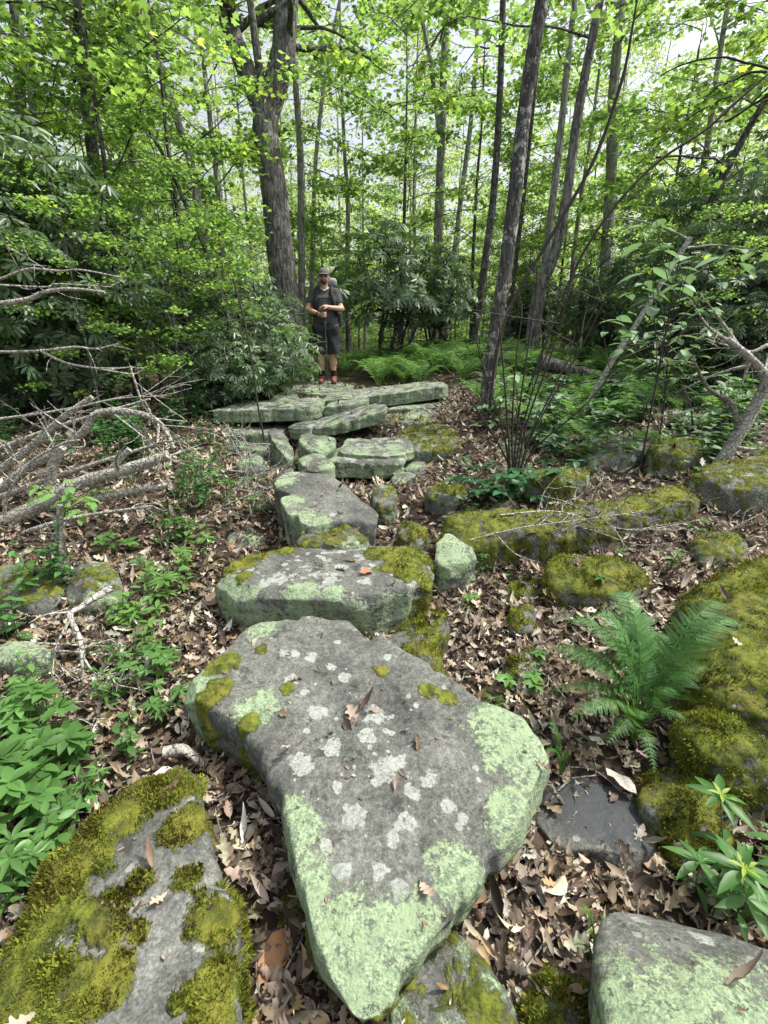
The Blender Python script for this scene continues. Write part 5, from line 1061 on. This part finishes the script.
# ------------------------------------------------------------------ hiker: signed distance shapes turned into closed surfaces
class SDF:
    def __init__(s, lo, hi, h):
        s.lo, s.h = np.array(lo, float), h; s.n = np.ceil((np.array(hi) - s.lo) / h).astype(int) + 1
        s.f = np.full(s.n, 1.0)
    def box(s, lo, hi):
        a = np.clip(np.floor((lo - s.lo) / s.h).astype(int), 0, s.n); b = np.clip(np.ceil((hi - s.lo) / s.h).astype(int) + 1, 0, s.n)
        sl = tuple(slice(x, y) for x, y in zip(a, b)); g = np.stack(np.meshgrid(*[s.lo[k] + np.arange(a[k], b[k]) * s.h for k in range(3)], indexing='ij'), -1)
        return sl, g
    def put(s, sl, d, k):
        f = s.f[sl]
        if k > 0:
            h = np.clip(k - np.abs(f - d), 0, None) / k; s.f[sl] = np.minimum(f, d) - h * h * k * .25
        else: s.f[sl] = np.minimum(f, d)
    def cap(s, a, b, ra, rb=None, k=.02, sq=(1, 1, 1)):
        rb = ra if rb is None else rb; a, b = np.array(a, float), np.array(b, float); m = max(ra, rb) / min(sq) + k + .03
        sl, g = s.box(np.minimum(a, b) - m, np.maximum(a, b) + m); q = np.array(sq)
        ab = (b - a) * q; ap = (g - a) * q; t = np.clip((ap @ ab) / max(ab @ ab, 1e-9), 0, 1)
        s.put(sl, np.linalg.norm(ap - t[..., None] * ab, axis=-1) - (ra + (rb - ra) * t), k); return s
    def rbox(s, c, half, r, k=.0, tiltx=0.):
        c, half = np.array(c, float), np.array(half, float); m = np.linalg.norm(half) + .05; sl, g = s.box(c - m, c + m); p = g - c
        if tiltx: cs, sn = math.cos(tiltx), math.sin(tiltx); p = np.stack([p[..., 0], p[..., 1] * cs + p[..., 2] * sn, -p[..., 1] * sn + p[..., 2] * cs], -1)
        d = np.abs(p) - (half - r); s.put(sl, np.linalg.norm(np.maximum(d, 0), axis=-1) + np.minimum(d.max(-1), 0) - r, k); return s
    def grid(s): return np.stack(np.meshgrid(*[s.lo[k] + np.arange(s.n[k]) * s.h for k in range(3)], indexing='ij'), -1)
    def cut(s, fn): s.f = np.maximum(s.f, fn(s.grid())); return s
    def mesh(s, mb, col=None):
        f = s.f; I = f < 0; n = s.n - 1
        c = np.stack([f[i:n[0] + i, j:n[1] + j, k:n[2] + k] for i in (0, 1) for j in (0, 1) for k in (0, 1)], -1); ins = c < 0
        act = ins.any(-1) & ~ins.all(-1); idx = np.full(n, -1); A = np.argwhere(act); idx[act] = np.arange(len(A)); cv = c[act]
        off = np.array([(i, j, k) for i in (0, 1) for j in (0, 1) for k in (0, 1)], float); acc = np.zeros((len(A), 3)); cnt = np.zeros(len(A))
        for a in range(8):
            for b in range(a + 1, 8):
                if np.abs(off[a] - off[b]).sum() != 1: continue
                x = (cv[:, a] < 0) != (cv[:, b] < 0); t = np.where(x, cv[:, a] / np.where(x, cv[:, a] - cv[:, b], 1), 0)
                acc += np.where(x[:, None], off[a] + t[:, None] * (off[b] - off[a]), 0); cnt += x
        V = (A + acc / cnt[:, None]) * s.h + s.lo; F = []
        for ax in range(3):
            o = [(1, 2), (2, 0), (0, 1)][ax]; sl0 = [slice(0, -1)] * 3; sl0 = [slice(1, m - 1) for m in s.n]; sl0[ax] = slice(0, s.n[ax] - 1); sl1 = list(sl0); sl1[ax] = slice(1, s.n[ax])
            x = I[tuple(sl0)] != I[tuple(sl1)]; E = np.argwhere(x); st = np.array([1, 1, 1]); st[ax] = 0; E = E + st; flip = I[tuple(sl0)][x]
            def at(du, dv):
                e = E.copy(); e[:, o[0]] -= du; e[:, o[1]] -= dv; return idx[e[:, 0], e[:, 1], e[:, 2]]
            q = np.stack([at(1, 1), at(0, 1), at(0, 0), at(1, 0)], 1); q[~flip] = q[~flip][:, ::-1]; F.append(q)
        F = np.concatenate(F); F = F[(F >= 0).all(1)]; mb.add(V, F, col); return mb

M_SKIN = mat_plain('skin', (.50, .29, .21), .5, .12, 40.)
M_SHIRT = mat_plain('charcoal_knit', (.05, .053, .056), .85, .3, 60.); M_SHORT = mat_plain('black_cloth', (.016, .018, .026), .85, .3, 50.)
M_CAP = mat_plain('grey_canvas', (.11, .11, .10), .9, .2, 90.); M_HAIR = mat_plain('dark_hair', (.05, .032, .022), .8, .5, 200.)
M_SOCK = mat_plain('black_sock', (.008, .008, .009), .9, .3, 80.); M_SHOE = mat_plain('rust_suede', (.24, .075, .045), .75, .3, 60.); M_SOLE = mat_plain('dark_rubber', (.05, .045, .042), .8, .2)
M_PACK = mat_plain('grey_pack_fabric', (.26, .27, .265), .75, .25, 40.); M_STRAP = mat_plain('black_webbing', (.012, .012, .014), .8, .2); M_METAL = mat_plain('dark_alloy', (.10, .10, .105), .4, .1, metallic=.6)
M_GRIP = mat_plain('cork_grip', (.03, .026, .024), .7, .2); M_EYE = mat_plain('dark_lens', (.012, .012, .014), .15, .1); M_WHITE = mat_plain('pale_cotton', (.55, .52, .48), .8, .1)

hp = pt(328, 385, 8.1); HB = np.array([hp[0] - .0, hp[1], 0.]); HB[2] = .86
# drop a ray on the slab under the boots so that they rest on it
from mathutils.bvhtree import BVHTree
for o, P, z in ROCKS:
    if o['label'].startswith('flat slab under the boots'):
        me = o.data; bv_ = BVHTree.FromPolygons([o.location + v.co for v in me.vertices], [tuple(p.vertices) for p in me.polygons]); best = []
        for dx, dy in ((-.07, -.1), (-.07, .02), (.11, -.1), (.11, .02), (.02, 0)):
            h = bv_.ray_cast(Vector((HB[0] + dx, HB[1] + dy, 3)), Vector((0, 0, -1)))[0]
            if h: best.append(h.z)
        if best: HB[2] = max(best) - .006
man = thing('person', 'bearded hiker in grey cap, charcoal t-shirt and black shorts resting hands on a pole', 'person', HB, math.radians(4))
lo, hi = (-.42, -.48, -.02), (.42, .30, 1.9)
RE, LE = (-.275, -.07, 1.165), (.265, -.07, 1.175); RW, LW = (-.085, -.265, 1.085), (.085, -.255, 1.185); PX = .0; PY = -.315
b_ = SDF(lo, hi, .0065)
b_.cap((-.075, .01, .93), (.075, .01, .93), .125, k=.03).cap((0, -.005, 1.0), (0, 0, 1.14), .135, .14, k=.05).cap((-.07, .01, 1.28), (.07, .01, 1.28), .125, k=.05).cap((-.16, .02, 1.425), (.16, .02, 1.425), .055, k=.05)
b_.cap((0, .02, 1.42), (0, .0, 1.55), .062, .056, k=.03)
b_.cap((0, .0, 1.672), (0, .005, 1.655), .088, k=.02, sq=(1.12, .94, .9)).cap((0, -.035, 1.595), (0, -.02, 1.62), .055, .07, k=.04, sq=(1.05, 1, 1)).cap((0, -.072, 1.565), (0, -.06, 1.58), .024, k=.03)
b_.cap((0, -.098, 1.648), (0, -.122, 1.616), .009, .015, k=.012).cap((-.012, -.10, 1.612), (.012, -.10, 1.612), .011, k=.01)
for s in (-1, 1):
    b_.cap((s * .088, .01, 1.645), (s * .09, .012, 1.615), .016, .010, k=.008, sq=(1.8, .9, 1)); b_.cap((s * .02, -.092, 1.668), (s * .048, -.083, 1.67), .010, k=.012)
    b_.cap((s * .1, .0, .90), (s * .10, -.015, .50), .10, .062, k=.05).cap((s * .10, -.015, .50), (s * .10, .02, .34), .058, .060, k=.03).cap((s * .10, .02, .34), (s * .098, .02, .10), .057, .036, k=.03)
    b_.cap((s * .098, .03, .05), (s * .108, -.14, .03), .038, .03, k=.03)
for s, E, W_ in ((-1, RE, RW), (1, LE, LW)):
    b_.cap((s * .185, .02, 1.405), E, .056, .042, k=.04).cap(E, W_, .045, .029, k=.02)
# lower hand (his right) closed round the grip: palm, four fingers, thumb
b_.cap(RW, (-.045, -.305, 1.075), .026, .028, k=.02).cap((-.034, -.315, 1.10), (-.034, -.312, 1.045), .022, .020, k=.012)
for j in range(4):
    z = 1.104 - .019 * j; L = (.95, 1.05, 1., .82)[j]
    for a, c, r0, r1 in (((-.030, -.335, z), (-.004, -.348 - .002 * L, z - .001), .0100, .0094), ((-.004, -.348, z - .001), (.026 * L, -.334, z - .002), .0094, .0088), ((.026 * L, -.334, z - .002), (.026, -.305, z - .003), .0088, .0078)): b_.cap(a, c, r0, r1, k=.004)
b_.cap((-.05, -.29, 1.095), (-.028, -.285, 1.118), .014, .011, k=.01).cap((-.028, -.285, 1.118), (.004, -.290, 1.122), .0105, .009, k=.005).cap((.004, -.290, 1.122), (.022, -.303, 1.118), .009, .008, k=.004)
# upper hand (his left) laid over the top of the pole, fingers draped over the other hand
b_.cap(LW, (.04, -.295, 1.196), .026, .026, k=.02).cap((.035, -.29, 1.196), (.0, -.315, 1.198), .024, .023, k=.015).cap((.035, -.325, 1.194), (.0, -.338, 1.192), .018, .017, k=.015)
for j in range(4):
    y = -.285 - .0195 * j; L = (.85, 1.0, 1.05, .95)[j]
    for a, c, r0, r1 in (((-.008, y, 1.198), (-.038 * L, y - .004, 1.192), .0102, .0096), ((-.038 * L, y - .004, 1.192), (-.064 * L, y - .004, 1.172), .0096, .0088), ((-.064 * L, y - .004, 1.172), (-.071 * L, y - .002, 1.147), .0088, .0078)): b_.cap(a, c, r0, r1, k=.004)
b_.cap((.045, -.32, 1.185), (.03, -.352, 1.172), .014, .011, k=.01).cap((.03, -.352, 1.172), (.006, -.366, 1.160), .0105, .009, k=.005).cap((.006, -.366, 1.160), (-.012, -.368, 1.150), .009, .008, k=.004)
b_.mesh(MB()).obj('body', M_SKIN, man)
sh_ = SDF((-.42, -.4, .8), (.42, .32, 1.56), .0075)
sh_.cap((-.085, .01, .92), (.085, .01, .92), .156, k=.03).cap((0, -.01, 1.0), (0, -.01, 1.14), .158, .16, k=.05).cap((-.075, .01, 1.28), (.075, .01, 1.28), .142, k=.05).cap((-.165, .02, 1.425), (.165, .02, 1.425), .068, k=.05).cap((0, .02, 1.42), (0, .015, 1.475), .085, .076, k=.03)
def sleeve_cut(g):
    d = np.full(g.shape[:-1], -1.)
    for s, E in ((-1, RE), (1, LE)):
        a = np.array((s * .185, .02, 1.405)); v = np.array(E) - a; L = np.linalg.norm(v); t = ((g - a) @ v) / L; d = np.maximum(d, np.where((g[..., 0] * s > .20) & (g[..., 2] < 1.40), t - .175, -1))
    return d
for s, E in ((-1, RE), (1, LE)): sh_.cap((s * .185, .02, 1.405), E, .071, .064, k=.04)
fold = lambda g: .004 * np.sin(g[..., 2] * 55 + 6 * g[..., 0] + 3 * np.sin(g[..., 0] * 22)) * (g[..., 2] < 1.2)
sh_.f += fold(sh_.grid()); sh_.cut(sleeve_cut).cut(lambda g: .855 + .01 * np.sin(g[..., 0] * 30) - g[..., 2]).cut(lambda g: .080 - np.linalg.norm((g - np.array([0, -.05, 1.53])) * np.array([1, .8, 1]), axis=-1))
shirt = sh_.mesh(MB()).obj('t_shirt', M_SHIRT, man)
col = SDF((-.12, -.12, 1.42), (.12, .12, 1.56), .005).cap((-.05, -.06, 1.47), (0, -.092, 1.44), .008, k=.003).cap((0, -.092, 1.44), (.05, -.06, 1.47), .008, k=.003).cap((-.05, -.06, 1.47), (-.07, .0, 1.495), .008, k=.003).cap((.05, -.06, 1.47), (.07, .0, 1.495), .008, k=.003)
col.mesh(MB()).obj('collar', M_WHITE, shirt)
st = SDF((-.32, -.25, .4), (.32, .25, 1.0), .0075)
st.cap((-.085, .01, .89), (.085, .01, .89), .145, k=.03)
for s in (-1, 1): st.cap((s * .09, .0, .84), (s * .118, -.012, .44), .116, .112, k=.05)
st.f += .005 * np.sin(st.grid()[..., 2] * 20 + st.grid()[..., 0] * 40); st.cut(lambda g: .475 - g[..., 2]).cut(lambda g: g[..., 2] - .93).cut(lambda g: np.where(g[..., 2] < .76, .012 - np.abs(g[..., 0]), -1.))
st.mesh(MB()).obj('shorts', M_SHORT, man)
for s in (-1, 1):
    q = SDF((-.2, -.2, -.02), (.2, .2, .3), .006).cap((s * .10, .02, .34), (s * .098, .02, .08), .064, .044, k=.0).cut(lambda g: .07 - g[..., 2]).cut(lambda g: g[..., 2] - .215); q.mesh(MB()).obj('sock', M_SOCK, man)
    q = SDF((-.25, -.3, -.03), (.25, .2, .2), .006).cap((s * .098, .045, .06), (s * .110, -.145, .042), .047, .041, k=.03).cap((s * .098, .03, .10), (s * .098, .025, .115), .052, k=.03).cut(lambda g: .016 - g[..., 2]); so_ = q.mesh(MB()).obj('shoe', M_SHOE, man)
    q = SDF((-.25, -.3, -.03), (.25, .2, .1), .006).cap((s * .098, .05, .045), (s * .111, -.15, .03), .052, .046, k=.0).cut(lambda g: -g[..., 2] + .0).cut(lambda g: g[..., 2] - .026); q.mesh(MB()).obj('sole', M_SOLE, so_)
    tube(mb2 := MB(), [(s * .11 - .03, -.075, .088), (s * .11 + .03, -.07, .09)], [.005, .005], 6, 4); mb2.obj('lace', M_SOLE, so_)
be = SDF((-.13, -.16, 1.5), (.13, .1, 1.72), .005).cap((0, -.035, 1.592), (0, -.02, 1.615), .061, .074, k=.03, sq=(1.05, 1, 1)).cap((0, -.076, 1.562), (0, -.062, 1.58), .03, k=.03).cut(lambda g: g[..., 2] - 1.612 + .25 * (g[..., 1] + .09)).cut(lambda g: .016 - np.linalg.norm((g - np.array([0, -.105, 1.59])) * np.array([.55, .4, 1.5]), axis=-1)); be.mesh(MB()).obj('beard', M_HAIR, man)
ha = SDF((-.13, -.14, 1.56), (.13, .14, 1.8), .005).cap((0, .008, 1.672), (0, .012, 1.655), .095, k=.0, sq=(1.12, .94, .9)).cut(lambda g: g[..., 2] - 1.70).cut(lambda g: -.02 - g[..., 1]).cut(lambda g: 1.595 - g[..., 2]); ha.mesh(MB()).obj('hair', M_HAIR, man)
lip = SDF((-.06, -.15, 1.55), (.06, -.05, 1.62), .004).cap((-.02, -.094, 1.590), (.02, -.094, 1.590), .006, k=0); lip.mesh(MB(), (1, 1, 1)).obj('mouth', mat_plain('lip', (.28, .11, .09), .5, .1), man)
cp = SDF((-.16, -.24, 1.64), (.16, .16, 1.82), .005).cap((0, .004, 1.682), (0, .012, 1.672), .104, k=.0, sq=(1.10, .95, .98)).cut(lambda g: 1.692 + .10 * (g[..., 1]) - g[..., 2])
bm_ = SDF((-.16, -.26, 1.6), (.16, .16, 1.82), .005); bm_.cap((0, -.10, 1.70), (0, -.085, 1.70), .080, k=.0, sq=(1, .85, 1)); bm_.cut(lambda g: np.abs(g[..., 2] - (1.696 + .25 * (g[..., 1] + .09) - 3.2 * g[..., 0] ** 2)) - .0065).cut(lambda g: g[..., 1] + .05)
cap_ = cp.mesh(MB()).obj('cap', M_CAP, man); bm_.mesh(MB()).obj('brim', M_CAP, cap_)
for s in (-1, 1):
    mb = MB(); a = np.arange(16) / 16 * 6.283; mb.add(np.stack([s * .034 + .027 * np.cos(a), -.102 + .12 * np.abs(s * .034 + .027 * np.cos(a)) ** 1 * .8 * 0 + .01 * np.abs(np.cos(a)), 1.655 + .018 * np.sin(a)], 1), [tuple(range(16))[::-1]]); g_ = mb.obj('lens', M_EYE, man)
    tube(m3 := MB(), [(s * .062, -.09, 1.66), (s * .086, -.04, 1.662), (s * .092, .01, 1.655)], [.003, .003], 6, 8); tube(m3, [(s * .062, -.094, 1.668), (s * .034, -.104, 1.675), (s * .006, -.105, 1.664)], [.003, .003], 6, 8); m3.obj('glasses_frame', M_STRAP, man)
wb = SDF((-.2, -.32, 1.0), (.0, -.15, 1.2), .004); wv = np.array(RW) - np.array(RE); wv /= np.linalg.norm(wv); wc = np.array(RW) - wv * .025
wb.cap(wc - wv * .03, wc + wv * .03, .036, .035, k=0).cut(lambda g: np.abs((g - wc) @ wv) - .014); wb.mesh(MB()).obj('wrist_band', M_STRAP, man)
man.scale = (.955,) * 3
# trekking pole (held: a thing of its own)
pole = thing('trekking_pole', 'dark trekking pole standing upright under the folded hands of the hiker', 'pole', HB, math.radians(4))
tube(mb := MB(), [(PX, PY, 1.185), (PX, PY, 1.15), (PX, PY, 1.05), (PX, PY, .99)], [.018, .016, .0155, .012], 12, 14); mb.obj('grip', M_GRIP, pole)
tube(mb := MB(), [(PX, PY, 1.0), (PX + .005, PY + .02, .55)], [.0115, .011], 10, 6); mb.obj('upper_shaft', M_METAL, pole)
tube(mb := MB(), [(PX + .005, PY + .02, .56), (PX + .012, PY + .05, .005)], [.0095, .007], 10, 6); mb.obj('lower_shaft', M_METAL, pole)
tube(mb := MB(), [(PX + .011, PY + .045, .065), (PX + .0112, PY + .0455, .07), (PX + .0114, PY + .046, .075)], [.012, .026, .012], 14, 8); mb.obj('basket', M_SOLE, pole)
# backpack (worn: a thing of its own)
pack = thing('backpack', 'grey hiking backpack on the back of the hiker with black straps', 'backpack', HB, math.radians(4))
q = SDF((-.3, .0, .8), (.36, .5, 1.8), .010).rbox((.02, .26, 1.22), (.17, .10, .32), .07, tiltx=-.05); q.f += .006 * np.sin(q.grid()[..., 2] * 30 + q.grid()[..., 0] * 12); q.mesh(MB()).obj('pack_body', M_PACK, pack)
q = SDF((-.3, .0, 1.4), (.36, .5, 1.8), .009).rbox((.035, .26, 1.585), (.165, .115, .075), .06); q.mesh(MB()).obj('lid', M_PACK, pack)
q = SDF((.05, .0, .8), (.36, .5, 1.3), .008).rbox((.215, .23, 1.02), (.045, .07, .12), .035); q.mesh(MB()).obj('side_pocket', M_STRAP, pack)
q = SDF((.1, .1, .9), (.36, .4, 1.5), .006).cap((.225, .22, 1.05), (.225, .22, 1.2), .036, .034, k=0).cap((.225, .22, 1.2), (.225, .22, 1.26), .022, k=.02); q.mesh(MB()).obj('bottle', M_CAP, pack)
for s in (-1, 1):
    q = SDF((-.3, -.3, .9), (.3, .3, 1.6), .0065); pth = catmull([(s * .12, .16, 1.40), (s * .118, .06, 1.497), (s * .115, -.045, 1.468), (s * .125, -.125, 1.36), (s * .15, -.145, 1.24), (s * .175, -.07, 1.12), (s * .17, .12, 1.03)], 26)
    for a, c in zip(pth[:-1], pth[1:]): q.cap(a, c, .021, k=.012, sq=(.75, 1.15, 1.15))
    q.mesh(MB()).obj('shoulder_strap', M_STRAP, pack)
q = SDF((-.3, -.3, .85), (.3, .35, 1.1), .007); a = np.linspace(-2.1, 2.1 + PI * .0, 30) - PI / 2; bp = np.stack([.175 * np.cos(a) * 1.12, .165 * np.sin(a) + .01, .955 + 0 * a], 1)
for x, y in zip(bp[:-1], bp[1:]): q.cap(x, y, .020, k=.01, sq=(1.2, 1.2, .75))
q.mesh(MB()).obj('hip_belt', M_STRAP, pack)
q = SDF((-.1, -.25, .9), (.1, -.1, 1.02), .005).rbox((0, -.178, .955), (.028, .012, .02), .006); q.mesh(MB()).obj('buckle', M_CAP, pack)
q = SDF((-.15, -.25, 1.25), (.15, -.05, 1.4), .005).cap((-.12, -.143, 1.33), (0, -.158, 1.325), .009, k=.0).cap((0, -.158, 1.325), (.12, -.143, 1.33), .009, k=.0); q.mesh(MB()).obj('chest_strap', M_STRAP, pack)

pole.scale = pack.scale = (.955,) * 3
# ------------------------------------------------------------------ light, sky, camera
SUN_EL, SUN_AZ = math.radians(60), math.radians(82)        # azimuth from straight ahead, to the right
w = bpy.data.worlds.new('World'); scene.world = w; w.use_nodes = True
nt = w.node_tree; bg = nt.nodes['Background']; sky = nt.nodes.new('ShaderNodeTexSky'); sky.sky_type = 'NISHITA'
sky.sun_disc = False; sky.sun_elevation = SUN_EL; sky.sun_rotation = SUN_AZ; sky.air_density = 1.0; sky.dust_density = 5.; sky.ozone_density = .7
hs = nt.nodes.new('ShaderNodeHueSaturation'); hs.inputs['Saturation'].default_value = .4; hs.inputs['Value'].default_value = 1.85      # thin bright haze over the whole sky
nt.links.new(sky.outputs[0], hs.inputs['Color']); nt.links.new(hs.outputs[0], bg.inputs[0]); bg.inputs[1].default_value = .15
sd = bpy.data.lights.new('sun', 'SUN'); sd.energy = 5.; sd.angle = math.radians(.6); sd.color = (1, .95, .86)
so = bpy.data.objects.new('sun', sd); C.objects.link(so)
dirv = Vector((math.sin(SUN_AZ) * math.cos(SUN_EL), math.cos(SUN_AZ) * math.cos(SUN_EL), math.sin(SUN_EL)))
so.rotation_euler = dirv.to_track_quat('Z', 'Y').to_euler(); so.location = (0, 0, 20)
cd = bpy.data.cameras.new('camera'); cd.sensor_fit = 'VERTICAL'; cd.sensor_height = 36; cd.lens = FPX / 1024 * 36; cd.clip_end = 600; cd.clip_start = .05
co_ = bpy.data.objects.new('camera', cd); C.objects.link(co_); co_.location = (0, 0, CAM_Z); co_.rotation_euler = (PI / 2 - PITCH, 0, 0)
scene.camera = co_
scene.view_settings.view_transform = 'Standard'; scene.view_settings.look = 'None'
scene.cycles.use_denoising = True; scene.cycles.use_light_tree = False; scene.cycles.adaptive_threshold = .02
scene.cycles.max_bounces = 6; scene.cycles.diffuse_bounces = 4; scene.cycles.transmission_bounces = 2; scene.cycles.glossy_bounces = 2; scene.cycles.transparent_max_bounces = 4
